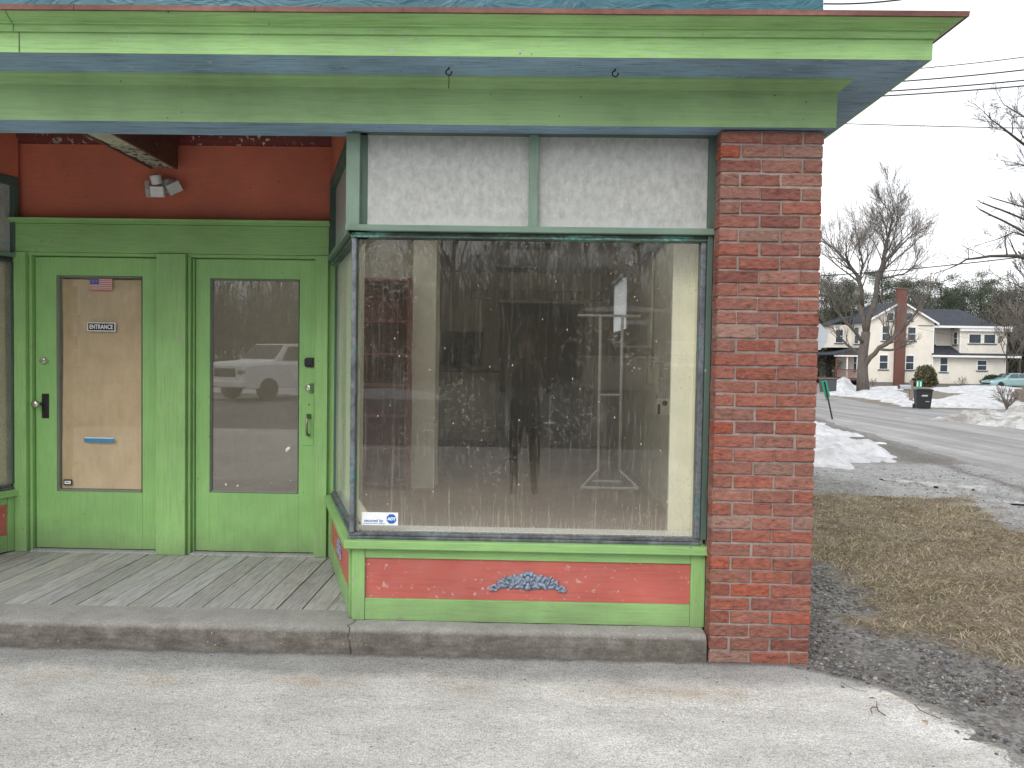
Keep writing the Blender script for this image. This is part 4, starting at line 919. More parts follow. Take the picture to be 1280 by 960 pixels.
for cx, cy_, r in ((5.25, 6.05, .34), (5.55, 5.85, .22), (5.0, 6.35, .2), (6.1, 5.5, .10), (6.25, 4.3, .08), (5.5, 4.75, .07)):
    snow([(cx+r*1.2*math.cos(a), cy_+r*.6*math.sin(a)) for a in np.linspace(0, 6.28, 9)[:-1]], .006, .016, .05, .30, DSNOW, 7., -.004)
# bank along the far side of the street and the house yard
snow(gp((1030, 490), (1042, 480.), (1062, 480), (1072, 488), (1068, 494), (1045, 494)), .75, .25, 1.2, .5, SNOW, .6)
snow(gp((1072, 489), (1092, 486), (1120, 489.5), (1140, 499), (1138, 508), (1100, 500), (1060, 495)), .16, .3, .8, .7, SNOW, .5)
snow(gp((1160, 509), (1166, 500), (1185, 498), (1210, 499), (1240, 502), (1262, 509), (1245, 511), (1205, 509.5)), .16, .2, .5, .5, SNOW, .6)
snow(gp((1168, 487), (1200, 484.), (1240, 484), (1284, 487.5), (1284, 493), (1225, 492), (1180, 491)), .2, .4, .8, .7, SNOW, .5)
snow(gp((1185, 495), (1212, 492.5), (1275, 493), (1275, 498), (1225, 499)), .13, .35, .6, .7, SNOW, .5)
snow(gp((1085, 484.5), (1120, 483.8), (1140, 485.5), (1120, 487.5)), .15, .4, .8, .6, SNOW, .4)
snow([(10.9, 18.2), (11.6, 17.1), (12.1, 15.2), (12.8, 12.5), (16.5, 12.5), (16.5, 17.2), (14.2, 17.7), (12.6, 18.3)], .62, .12, 1.7, .6, DSNOW, 1.0)

# ------------------------------------------------------------------ dead grass, stones, twigs, leaves
def blades(N, pick, name, lmin, lmax, wid, tint):
    P = []; 
    while len(P) < N:
        x, y, k = pick()
        if random.random() < k: P.append((x, y))
    P = np.array(P); n = len(P)
    z = np.array([max(-.035, -.012+fbm(x*1.3, y*1.3, 0, 3)*.016+fbm(x*9, y*9, 4, 3)*.006+grassiness(x, y)*.018) for x, y in P]) - .004
    a = rng.uniform(0, 2*np.pi, n); L = rng.uniform(lmin, lmax, n); tilt = np.clip(rng.normal(1.32, .25, n), .1, 1.56)
    comb = np.array([fbm(x*1.4, y*1.4, 20, 2) for x, y in P])*5; a = np.where(rng.random(n) < .6, comb+rng.normal(0, .7, n), a)
    d = np.stack([np.cos(a), np.sin(a)], 1); s = np.stack([-np.sin(a), np.cos(a)], 1)
    b0 = np.concatenate([P, z[:, None]], 1); w = (wid*rng.uniform(.6, 1.3, n))[:, None]
    def pt(f, drop):
        tl = np.minimum(tilt+drop, 1.62)
        return b0 + np.concatenate([d*(np.sin(tl)*L*f)[:, None], (np.cos(tl)*L*f)[:, None]], 1)
    m, e = pt(.55, 0), pt(1., .28); s3 = np.concatenate([s, np.zeros((n, 1))], 1)
    V = np.stack([b0-s3*w, b0+s3*w, m+s3*w*.8, m-s3*w*.8, e+s3*w*.15, e-s3*w*.15], 1).reshape(-1, 3)
    i = (np.arange(n)*6)[:, None]
    F = np.concatenate([i+np.array([[0, 1, 2, 3]]), i+np.array([[3, 2, 4, 5]])], 0)
    c = np.array(tint)[rng.integers(0, len(tint), n)]*rng.uniform(.6, 1.2, (n, 1)); c = np.repeat(c, 6, 0)
    t = T(name+'_straw'); cc = t.attr(); df = t.n('BsdfDiffuse', {'Color': cc}).outputs[0]; tl = t.n('BsdfTranslucent', {'Color': cc}).outputs[0]; t.finish(t.mixsh(.25, df, tl))
    return tag(np_mesh(name, V, F, t.m, col=c), kind='stuff')
STRAW = [(.60, .51, .36), (.66, .58, .43), (.50, .41, .28), (.54, .46, .32), (.28, .225, .165), (.36, .32, .21), (.22, .17, .125), (.29, .28, .17), (.17, .135, .105)]
def pg():
    x, y = U(1.9, 5.6), U(-.8, 6.2); g = grassiness(x, y); return x, y, (g**1.5)*(.30+.70*sstep(-.22, .25, fbm(x*1.9, y*1.9, 33, 4)))
blades(125000, pg, 'grass', .025, .095, .0019, STRAW)
def pg2():
    x, y = U(5, 60), U(24, 60); return x, y, 0
# stones
ico = bmesh.new(); bmesh.ops.create_icosphere(ico, subdivisions=1, radius=1); ico.verts.ensure_lookup_table()
IV = np.array([v.co[:] for v in ico.verts]); IF = np.array([[v.index for v in f.verts] for f in ico.faces]); ico.free()
def stones(N, pick, name, rmin, rmax, cols):
    P = []
    while len(P) < N:
        x, y, k = pick()
        if random.random() < k: P.append((x, y))
    P = np.array(P); n = len(P); r = rmin*(rmax/rmin)**(rng.random(n)**2.6); m = len(IV)
    z = np.array([max(-.035, -.012+fbm(x*1.3, y*1.3, 0, 3)*.016+fbm(x*9, y*9, 4, 3)*.006) for x, y in P]); z = np.where(P[:, 0] < [pave_edge(q) for q in P[:, 1]], .0, z)
    V = IV[None]*rng.uniform(.65, 1.2, (n, m, 1)); V = V*np.stack([rng.uniform(.7, 1.4, n), rng.uniform(.7, 1.2, n), rng.uniform(.4, .8, n)], 1)[:, None]
    a = rng.uniform(0, 6.28, n); ca, sa = np.cos(a)[:, None], np.sin(a)[:, None]
    V = np.stack([V[..., 0]*ca-V[..., 1]*sa, V[..., 0]*sa+V[..., 1]*ca, V[..., 2]], 2)*r[:, None, None]
    V += np.stack([P[:, 0], P[:, 1], z+r*.2], 1)[:, None]
    F = (IF[None]+(np.arange(n)*m)[:, None, None]).reshape(-1, 3)
    c = np.array(cols)[rng.integers(0, len(cols), n)]*rng.uniform(.6, 1.25, (n, 1)); c = np.repeat(c, m, 0)
    t = T(name+'_stone'); a_ = t.attr(); nn = t.noise(90, 4, .7); t.pbr(t.mix(.5, a_, t.ramp(nn, [(.3, .6), (.7, 1.2)]), 'MULTIPLY'), .85, t.bump(nn, .4, .003), spec=.25)
    return tag(np_mesh(name, V.reshape(-1, 3), F, t.m, col=c), kind='stuff')
GREYS = [(.16, .155, .15), (.22, .215, .21), (.11, .105, .10), (.28, .275, .265), (.14, .12, .10), (.10, .11, .125), (.33, .32, .31)]
def pst():
    if random.random() < .75: x, y = U(1.35, 3.6), U(-1.2, 2.4)
    else: x, y = U(1.4, 6.6), U(-1.2, 7.5)
    e = pave_edge(y)
    if y > -.02 and x < 1.46: return x, y, 0
    if x < e-.02: return x, y, .5*math.exp(-(e-x)/.07)
    return x, y, (1-.85*grassiness(x, y))*sstep(-.5, .35, fbm(x*2.3, y*2.3, 50, 3)+.05)
stones(22000, pst, 'gravel', .0022, .014, GREYS)
def pgr():
    x, y = U(-4, 2.), U(-1.6, -.02); return x, y, .12+.88*math.exp(y/.05)
stones(420, pgr, 'grit', .0014, .0055, GREYS[:5])
w = MB()                                                         # twigs and leaf litter
for _ in range(170):
    x, y = U(1.5, 4.6), U(-.7, 4.); L = U(.03, .15); a = U(0, 6.28); z = .012
    pts = [(x+L*(k/3)*math.cos(a+.3*math.sin(k+a)), y+L*(k/3)*math.sin(a+.3*math.sin(k+a)), z+U(0, .01)) for k in range(4)]
    w.tube(pts, U(.0012, .003), 4)
tag(w.build('litter', plain('dead_twig_bark', (.16, .12, .085), .85, .3), None), kind='stuff')
w = MB()
for _ in range(260):
    x, y = U(1.5, 5.), U(-.7, 4.6); s = U(.008, .022); a = U(0, 6.28); mt = Matrix.Translation((x, y, .02)) @ Matrix.Rotation(a, 4, 'Z') @ Matrix.Rotation(U(-.6, .6), 4, 'X')
    w.add([mt @ Vector(p) for p in ((-s, 0, 0), (0, -s*.5, .3*s), (s, 0, 0), (0, s*.5, .25*s))], [(0, 1, 2, 3)])
tag(w.build('leaf_litter', plain('dead_leaf', (.25, .17, .10), .8, .4, 30), None), kind='stuff')

# ================================================================== TREES
def bark(name, col): 
    t = T(name); n = t.noise(5, 8, .7, .3, t.map((3, 3, .7))); c = t.ramp(n, [(.3, c3(col, .5)), (.5, col), (.75, c3(col, 1.5))]); return t.pbr(c, .9, t.bump(n, .8, .03), spec=.15)
BARK = bark('grey_bark', (.13, .115, .10)); BARK2 = bark('brown_bark', (.095, .08, .068)); TWIG = plain('twig_bark', (.17, .15, .135), .9, .2); TWIG2 = plain('far_twig_bark', (.15, .13, .115), .9, .2)
def jit(d, a):
    return (d + Vector((random.gauss(0, a), random.gauss(0, a), random.gauss(0, a)))).normalized()
def grow(mbs, p, d, L, r, lev, maxlev, dens, tl, up=.12):
    """one limb and everything that grows from it; thick wood goes to mbs[0], twigs to mbs[1]"""
    ns = 4 if lev < maxlev else 3; pts = [p.copy()]; rad = [r]; dirs = [d]
    for i in range(ns):
        d = jit(d + Vector((0, 0, up*.25)), .13); p = p + d*(L/ns); pts.append(p.copy()); dirs.append(d); rad.append(max(tl, r*(1-.72*(i+1)/ns)))
    mbs[0 if lev <= 1 else 1].tube(pts, rad, 7 if lev == 0 else 5 if lev == 1 else 3, cap=False)
    if lev >= maxlev: return
    n = max(2, int(dens*(1+.25*random.random())))
    for i in range(n):
        k = .28+.72*(i+.6*random.random())/n; j = min(ns-1, int(k*ns)); q = pts[j].lerp(pts[j+1], k*ns-j)
        ax = dirs[j].orthogonal(); ax.rotate(Quaternion(dirs[j], U(0, 6.28))); nd = dirs[j].copy(); nd.rotate(Quaternion(ax, R(U(20, 50))))
        nd = (nd + Vector((0, 0, up))).normalized()
        grow(mbs, q, nd, L*U(.42, .68)*(1.1-.4*k), max(tl, rad[j]*U(.45, .62)), lev+1, maxlev, dens, tl, up)
def limb(mbs, pts, rads, lev, maxlev, dens, tl, Lk, start=.3, up=.12):
    """a main limb along given points with growth on it"""
    sm = []
    for a, b in zip(pts, pts[1:]): sm += [a.lerp(b, q) for q in (0, .5)]
    sm.append(pts[-1]); rr = [rads[0]+(rads[1]-rads[0])*i/(len(sm)-1) for i in range(len(sm))]
    for i in range(1, len(sm)-1): sm[i] = sm[i]+Vector((random.gauss(0, 1), random.gauss(0, 1), random.gauss(0, .5)))*rr[i]*.5
    mbs[0].tube(sm, rr, 9 if lev == 0 else 6, cap=True)
    m = len(sm)-1; n = int(dens*1.6)
    for i in range(n):
        k = start+(1-start)*(i+random.random())/n; j = min(m-1, int(k*m)); q = sm[j].lerp(sm[j+1], k*m-j); dr = (sm[j+1]-sm[j]).normalized()
        ax = dr.orthogonal(); ax.rotate(Quaternion(dr, U(0, 6.28))); nd = dr.copy(); nd.rotate(Quaternion(ax, R(U(25, 60)))); nd = (nd+Vector((0, 0, up))).normalized()
        grow(mbs, q, nd, Lk*U(.6, 1.15)*(1.15-.6*k), max(tl, rr[j]*U(.3, .5)), lev+1, maxlev, dens*.75, tl, up)
    grow(mbs, sm[-1], (sm[-1]-sm[-2]).normalized(), Lk*.8, rr[-1], lev+1, maxlev, dens*.8, tl, up)
def bare_tree(name, label, loc, h, r, seed, maxlev=4, dens=5, tl=.008, group=None, mats=None, spread=1., clear=.25):
    random.seed(seed); t = thing(name, label, 'tree', loc, 0, group); mbs = [MB(), MB()]
    top = Vector((U(-.05, .05)*h, U(-.05, .05)*h, h*.62)); pts = [Vector((0, 0, -.1)), Vector((U(-.01, .01)*h, U(-.01, .01)*h, h*.22)), top.lerp(Vector((0, 0, h*.3)), .4)+Vector((U(-.02, .02)*h, 0, 0)), top]
    limb(mbs, pts, (r, r*.38), 0, maxlev, dens+1, tl, h*.34*spread, clear, .3)
    mats = mats or (BARK2, TWIG)
    mbs[0].build('trunk', mats[0], t, smooth=True); mbs[1].build('crown', mats[1], t)
    return t
# the big bare maple before the house, limb by limb
DEP = 49.; base = at(1079, 491, DEP); base.z = terrain(base.x, base.y)
tr = thing('bare_tree', 'big bare forked tree with pale bark in front of cream house', 'tree', base)
mbs = [MB(), MB()]; random.seed(5)
def L_(*pp): return [at(x, y, DEP+dz)-base for x, y, dz in pp]
trunk = [Vector((0, 0, -.2))]+L_((1078, 465, 0), (1079, 440, 0), (1082.5, 415, 0))
mbs[0].tube(trunk, [.42, .33, .29, .27], 12)
limb(mbs, L_((1082.5, 416, 0), (1079, 385, .3), (1073, 345, .6), (1060, 328, 1), (1046, 313, 1.5), (1036, 306, 2)), (.18, .04), 0, 3, 9, .006, 3.7, .3, .35)
limb(mbs, L_((1078, 384, .3), (1076, 350, -.4), (1078, 328, -.8), (1074, 310, -1)), (.11, .03), 0, 3, 9, .006, 2.8, .3, .35)
limb(mbs, L_((1062, 331, .3), (1057, 318, -.4), (1058, 308, -.8)), (.08, .03), 0, 3, 6, .006, 1.5, .2, .3)
limb(mbs, L_((1082.5, 418, 0), (1090, 382, -.2), (1098, 345, -.3), (1106, 318, 0), (1110, 298, .2), (1114, 280, 0), (1117, 266, 0)), (.20, .03), 0, 3, 11, .008, 3.3, .25, .22)
limb(mbs, L_((1106, 316, 0), (1110, 300, -.5), (1108, 285, -.8), (1104, 274, -1)), (.08, .025), 0, 3, 7, .008, 2.4, .2, .22)
limb(mbs, L_((1101, 335, 0), (1118, 315, .8), (1135, 298, 1.2), (1146, 290, 1.4)), (.08, .025), 0, 3, 9, .006, 2.3, .25, .35)
limb(mbs, L_((1080, 462, 0), (1087, 447, -.5), (1099, 435, -1), (1113, 426, -1.3), (1126, 414, -1.5), (1141, 396, -1.6), (1153, 381, -1.7)), (.18, .04), 0, 3, 9, .006, 2.5, .3, .35)
limb(mbs, L_((1099, 436, -1), (1113, 438, -1.6), (1126, 435, -2), (1134, 431, -2.3)), (.10, .03), 0, 3, 6, .006, 1.1, .4, .3)
limb(mbs, L_((1080, 430, 0), (1069, 414, -.6), (1056, 402, -1), (1044, 385, -1.3), (1037, 366, -1.4)), (.13, .03), 0, 3, 8, .006, 2.5, .3, .35)
limb(mbs, L_((1097, 350, -.3), (1113, 346, -.8), (1130, 342, -1.2), (1146, 331, -1.2)), (.08, .025), 0, 3, 8, .006, 2.2, .25, .35)
limb(mbs, L_((1079, 446, 0), (1066, 437, 1), (1052, 424, 1.4), (1040, 410, 2)), (.12, .03), 0, 3, 6, .006, 1.5, .4, .3)
mbs[0].build('trunk', BARK, tr, smooth=True); mbs[1].build('crown', TWIG, tr)
# near tree at the right whose limbs reach into view
DEP = 27.; base = at(1338, 505, DEP); base.z = terrain(base.x, base.y)
tr = thing('bare_tree', 'bare tree reaching thin limbs in from the right over the teal car', 'tree', base)
mbs = [MB(), MB()]; random.seed(8)
mbs[0].tube([Vector((0, 0, -.2))]+L_((1336, 400, 0), (1330, 300, 0), (1322, 180, 0), (1316, 60, 0)), [.36, .3, .25, .18, .07], 10)
for pp, rr, k in ((((1332, 345, 0), (1300, 327, -.3), (1270, 320, -.5), (1238, 320, -.6), (1208, 325, -.6), (1188, 335, -.5)), (.09, .02), 4), (((1330, 300, 0), (1282, 292, -.5), (1252, 275, -.6), (1227, 263, -.7)), (.05, .028), 2), (((1328, 285, 0), (1282, 275, -.5), (1250, 262, -.6), (1229, 254, -.7)), (.045, .025), 1),
                  (((1326, 270, 0), (1290, 262, .4), (1242, 248, .5)), (.04, .02), 1), (((1322, 230, 0), (1292, 190, -.6), (1260, 165, -.9), (1240, 150, -1)), (.07, .018), 6), (((1320, 200, 0), (1288, 150, .5), (1262, 135, .9)), (.06, .018), 6), (((1330, 310, 0), (1295, 300, .7), (1268, 290, 1.2), (1244, 300, 1.4)), (.06, .015), 5), (((1332, 380, 0), (1300, 370, .7), (1262, 352, 1)), (.07, .015), 5), (((1328, 250, 0), (1300, 215, 1), (1275, 205, 1.4)), (.06, .015), 5)):
    limb(mbs, L_(*pp), rr, 0, 2 if k < 3 else 3, max(2, k), .006, 1.1 if k > 2 else .35, .35)
mbs[0].build('trunk', BARK2, tr, smooth=True); mbs[1].build('crown', TWIG, tr)
def place(px, dep, py=None):
    p = at(px, 470, dep); p.z = terrain(p.x, p.y)-.05; return p
bare_tree('bare_tree', 'bare tree reaching its twigs in at the right edge behind the near limbs', place(1300, 46), 12.5, .12, 3, 4, 7, .012, clear=.2)
# woods behind the house
wood = []
for s, (h, r_) in enumerate(((14, .2), (12.5, .17), (15.5, .22))):
    t = bare_tree('woodland_tree', 'bare grey trees in the wood behind the cream house', (0, 0, 0), h, r_, 40+s, 3, 6, .022, 'bare trees of the far wood', (BARK2, TWIG2)); wood.append(t)
spots = [(1034, 84), (1052, 92), (1068, 98), (1100, 100), (1122, 104), (1150, 102), (1171, 99), (1192, 103), (1208, 97), (1217, 92), (1231, 88), (1243, 95), (1253, 84), (1262, 90), (1274, 80), (1283, 86), (1297, 82), (1313, 88), (1022, 88), (1010, 94), (1330, 80), (1238, 76), (1259, 72), (1279, 98)]
random.seed(21)
for i, (px, dep) in enumerate(spots):
    src = wood[i % 3]
    if i < 3: src.location = place(px, dep); src.scale = (.85,)*3
    else: dup(src, place(px, dep), U(0, 6.28), None, U(.62, .9))
# evergreens
def needles():
    t = T('hazed_pine_needles'); c = t.mix(t.ramp(t.noise(.5, 4, .6), [(.3, 0), (.7, 1)]), (.085, .105, .075), (.15, .17, .125)); c = t.mix(.6, c, t.ramp(t.noise(4, 3, .6), [(.3, .6), (.7, 1.3)]), 'MULTIPLY')  # greyed and lightened: distance haze put into the needle colour
    df = t.n('BsdfDiffuse', {'Color': c}).outputs[0]; tl = t.n('BsdfTranslucent', {'Color': c}).outputs[0]; return t.finish(t.mixsh(.2, df, tl))
NEED = needles()
def pine(label, loc, h, wid, seed, sparse=0., low=.12):
    random.seed(seed); g = np.random.default_rng(seed); t = thing('pine_tree', label, 'tree', loc); w = MB()
    w.tube([(0, 0, -.2), (.02*h, 0, h*.5), (0, .01*h, h*.96)], [h*.018, h*.012, h*.003], 7)
    V = []; nb = int(46*(1-sparse))
    for b in range(nb):
        k = low+(1-low)*(b+U(0, 1))/nb; z = h*k; a = U(0, 6.28); L = wid*(.22+.78*math.sin(math.pi*min(1, (1-k)*.62+.16)))*U(.55, 1.1); dz = L*U(-.05, .45)
        e = Vector((math.cos(a)*L, math.sin(a)*L, z+dz)); w.tube([(0, 0, z), (e*.5+Vector((0, 0, z*.5)))[:] , e[:]], [h*.004, h*.003, h*.0015], 4)
        for c in range(int(5+L*2.4)):
            q = U(.3, 1.05); c0 = np.array([e.x*q, e.y*q, z+dz*q])+g.normal(0, .20+.09*L, 3)*(1, 1, .55); m = 46
            ctr = c0+g.normal(0, .26+.03*h*.3, (m, 3))*(1, 1, .6); dr = g.normal(0, 1, (m, 3)); dr[:, 2] += .5; dr /= np.linalg.norm(dr, axis=1)[:, None]
            sd = np.cross(dr, g.normal(0, 1, (m, 3))); sd /= np.linalg.norm(sd, axis=1)[:, None]+1e-9
            l = g.uniform(.12, .30, (m, 1)); V.append(np.stack([ctr-sd*.035, ctr+sd*.035, ctr+dr*l], 1))
    w.build('trunk', BARK2, t, smooth=True)
    V = np.concatenate(V).reshape(-1, 3); np_mesh('crown', V, np.arange(len(V)).reshape(-1, 3), NEED, t)
    return t
for px, ty, dep, wd, lab, sp_ in ((1037, 349, 83, 3.1, 'dark evergreen beside the stop sign left of the house', .0), (1056, 356, 86, 2.6, 'shorter evergreen between the stop sign and the big bare tree', .0), (1099, 343, 92, 3.4, 'tall evergreen behind the big bare tree and the chimney', .1), (1139, 353, 96, 2.8, 'narrow evergreen just right of the brick chimney', .05), (1173, 353, 97, 4.0, 'broad evergreen over the middle of the slate roof', .0),
                                (1201, 362, 100, 3.4, 'low evergreen over the right end of the slate roof', .0), (1222, 346, 94, 3.0, 'pointed evergreen over the corner of the slate roof', .25), (1240, 362, 90, 3.2, 'ragged evergreen right of the house', .2), (1262, 366, 86, 3.4, 'dense evergreen behind the teal car', .05), (1288, 364, 84, 3.8, 'evergreen at the far right edge', .05), (1186, 366, 104, 4.2, 'evergreen furthest back between the two roof ridges', .1), (1120, 362, 102, 3.8, 'evergreen hidden mostly by the chimney', .1)):
    b = place(px, dep); top = at(px, ty, dep); pine(lab, b, top.z-b.z, wd, int(px), sp_)
# distant wood closing the view, dense brush
def far_wood(name, arc, n, hmin, hmax, mat, seed, wds=(.03, .10)):
    g = np.random.default_rng(seed); V = []
    for _ in range(n):
        x, y = arc(g.random(), g.random()); z0 = terrain(x, y)-.2; h = g.uniform(hmin, hmax)*(1-.6*g.random()**2); p = np.array([x, y, z0]); d = np.array([g.normal(0, .10), g.normal(0, .10), 1.]); d /= np.linalg.norm(d)
        s = np.cross(d, g.normal(0, 1, 3)); s /= np.linalg.norm(s); wd = g.uniform(*wds)
        V.append([p-s*wd, p+s*wd, p+d*h])
        for k in range(7):
            q = p+d*h*g.uniform(.25, .95); dd = d+g.normal(0, .5, 3); dd /= np.linalg.norm(dd); ss = np.cross(dd, g.normal(0, 1, 3)); ss /= np.linalg.norm(ss); V.append([q-ss*.03, q+ss*.03, q+dd*g.uniform(.8, 3.2)])
    V = np.array(V).reshape(-1, 3); return tag(np_mesh(name, V, np.arange(len(V)).reshape(-1, 3), mat), kind='stuff')
far_wood('woodland', lambda a, b: (8+92*a, 104+42*b), 2600, 7, 14, plain('far_brush', (.085, .075, .062), .95, .3, .2), 3)
far_wood('brushwood', lambda a, b: (58+40*a-8*b, 62+24*b), 900, 4, 9, plain('near_brush', (.115, .095, .078), .95, .3, .2), 4)
# ================================================================== THE HOUSE OVER THE ROAD
def siding(name, col, pitch=.115, axis=2):
    t = T(name); x, y, z = t.sep(); fr = t.math('FRACT', t.math('DIVIDE', z, pitch)); n = t.noise(1.2, 5, .6)
    c = t.mix(t.ramp(n, [(.3, 0), (.7, 1)]), c3(col, .9), c3(col, 1.06)); c = t.mix(t.ramp(fr, [(.0, .5), (.12, 0)]), c, c3(col, .5))
    return t.pbr(c, .6, t.bump(fr, .4, .02), spec=.3)
def shingles(name, col):
    t = T(name); b = t.n('TexBrick', {'Vector': t.map((1, 1, 1)), 'Color1': c3(col, .75), 'Color2': c3(col, 1.3), 'Mortar': c3(col, .5), 'Scale': 3., 'Mortar Size': .015}).outputs[0]
    return t.pbr(t.mix(.5, b, t.ramp(t.noise(2, 5), [(.3, .7), (.7, 1.2)]), 'MULTIPLY'), .85, spec=.2)
CLAP = siding('cream_clapboard', (.80, .755, .67)); TRIM = plain('house_white_trim', (.82, .82, .82), .5, .04); SLATE = shingles('dark_slate_shingle', (.052, .058, .072))
HGL = plain('dark_house_glass', (.035, .05, .065), .12, .3, 2); CHIM = plain('dark_red_chimney_brick', (.155, .072, .058), .85, .3, 14); FOUND = plain('grey_foundation', (.20, .19, .18), .85, .2)
def window(parent, x0, x1, y, z0, z1, tr=.10, sash=True, M4=None, trim=None, glass_m=None, dark_sill=True):
    w = MB(M4); w.box(x0-tr, x0, y-.05, y-.002, z0-tr*.5, z1+tr); w.box(x1, x1+tr, y-.05, y-.002, z0-tr*.5, z1+tr); w.box(x0, x1, y-.05, y-.002, z1, z1+tr); w.box(x0, x1, y-.05, y-.002, z0-tr*.5, z0)
    if sash: zm = (z0+z1)/2; w.box(x0, x1, y-.04, y-.002, zm-.03, zm+.03)
    f = w.build('window', trim or TRIM, parent)
    w = MB(M4); w.box(x0, x1, y-.015, y-.0015, z0, z1); w.build('pane', glass_m or HGL, f)
    if dark_sill: w = MB(M4); w.box(x0-tr-.04, x1+tr+.04, y-.09, y-.001, z0-tr*.5-.09, z0-tr*.5-.002); w.build('sill', SLATE, f)
S = 75/960/4.571
hp = at(1000+560/4.571, 340+655/4.571, 75); HZ = hp.z
house = thing('house', 'cream two storey clapboard house with brick chimney and dark slate roof', 'house', hp, YAW)
X = lambda zx: (zx-560)*S
Z = lambda zy: (655-zy)*S
gx0, gx1, gz, ga = X(368), X(752), Z(285), Z(172); gm = (gx0+gx1)/2
w = MB(); w.box(gx0, gx1, .02, 6.6, 0, .42); w.box(gx1, X(1178), .32, 9, 0, .36); w.build('foundation', FOUND, house)
w = MB(); w.prism([(gx0, .42), (gx1, .42), (gx1, gz), (gm, ga), (gx0, gz)], 'y', 0, 6.6); w.build('wall', CLAP, house)
w = MB()                                                         # the wing at the right
w.box(gx1+.002, X(1178), .3, 8.6, .36, Z(472)); w.box(gx1+.002, X(915), 1.9, 8.6, Z(472), Z(308)); w.box(X(915)+.002, X(1178), .3, 8.6, Z(472), Z(318)); w.build('wing_wall', CLAP, house)
ov = .35
w = MB()
for sg in (-1, 1):
    ex = gm+sg*((gx1-gm)+ov); ez = gz-ov*(ga-gz)/(gx1-gm)
    w.add([(gm, -ov, ga+.12), (gm, 6.9, ga+.12), (ex, 6.9, ez+.12), (ex, -ov, ez+.12), (gm, -ov, ga+.04), (gm, 6.9, ga+.04), (ex, 6.9, ez+.04), (ex, -ov, ez+.04)], [(0, 1, 2, 3), (7, 6, 5, 4), (3, 2, 6, 7), (0, 3, 7, 4), (1, 5, 6, 2)])
rf = w.build('roof', SLATE, house)
w = MB()
for sg in (-1, 1):
    ex = gm+sg*((gx1-gm)+ov); ez = gz-ov*(ga-gz)/(gx1-gm)
    w.add([(gm, -ov-.03, ga+.10), (ex, -ov-.03, ez+.10), (ex, -ov-.03, ez-.09), (gm, -ov-.03, ga-.09), (gm, -ov+.03, ga+.10), (ex, -ov+.03, ez+.10), (ex, -ov+.03, ez-.09), (gm, -ov+.03, ga-.09)], [(0, 1, 2, 3), (0, 4, 5, 1), (3, 2, 6, 7), (1, 5, 6, 2)])
w.build('rake_board', TRIM, rf)
w = MB(); w.box(gx1-.06, gx1+.05, -.06, -.002, .42, gz); w.box(X(915)-.05, X(915)+.06, .24, .298, Z(470), Z(318)); w.box(X(1178)-.06, X(1178)+.05, .24, .298, .36, Z(318)); w.build('corner_board', TRIM, house)
w = MB(); rz = Z(190); ez = Z(305); xl, xr = X(690), X(1048)
w.add([(gx1-1.5, -.1, ez), (X(1140), -.1, ez), (xr, 4.6, rz), (gm, 4.6, rz), (X(1140), 9.2, ez), (gm, 9.2, ez)], [(0, 1, 2, 3), (1, 4, 2), (3, 2, 4, 5)]); w.build('wing_roof', SLATE, house)
w = MB(); w.box(X(755), X(1200), -.12, -.02, ez-.18, ez+.03); w.box(X(905), X(1200), -.0195, .34, Z(332), Z(315)); w.build('eave_trim', TRIM, house)
w = MB(); w.prism([(-.25, Z(472)), (1.9, Z(418)), (1.9, Z(414)), (-.25, Z(466))], 'x', gx1-.1, X(913)); w.prism([(-.35, Z(470)), (.3, Z(462)), (.3, Z(458)), (-.35, Z(466))], 'x', X(914), X(1245)); w.build('pent_roof', SLATE, house)
w = MB(); w.box(gx1-.15, X(1245), -.38, -.26, Z(482), Z(471)); w.build('gutter_board', TRIM, house)
w = MB(); w.box(X(530), X(584), -.42, -.002, 0, Z(104)); w.box(X(530)-.05, X(584)+.05, -.47, .05, Z(104)+.001, Z(95)); w.build('chimney', CHIM, house)
for a in ((487, 520, 236, 279), (594, 627, 236, 275), (461, 498, 312, 392), (606, 649, 317, 390), (450, 495, 478, 555), (600, 643, 478, 556)): window(house, X(a[0]), X(a[1]), 0, Z(a[3]), Z(a[2]), sash=a[2] > 300)
window(house, X(778), X(819), 1.9, Z(406), Z(333)); window(house, X(967), X(1033), .3, Z(399), Z(350), sash=False); window(house, X(1052), X(1115), .3, Z(399), Z(350), sash=False)
window(house, X(806), X(847), .3, Z(565), Z(486)); window(house, X(1020), X(1070), .3, Z(553), Z(500))
MS = Matrix.Translation((X(915)+.002, 0, 0)) @ Matrix.Rotation(R(-90), 4, 'Z'); window(house, -1.3, -.75, 0, Z(405), Z(340), M4=MS)
MSL = Matrix.Translation((gx0, 0, 0)) @ Matrix.Rotation(R(-90), 4, 'Z')
for a, b, z0, z1 in ((-2.4, -1.5, 4.2, 5.8), (-5.4, -4.5, 4.2, 5.8), (-2.4, -1.5, 1.5, 3.0)): window(house, a, b, 0, z0, z1, M4=MSL)
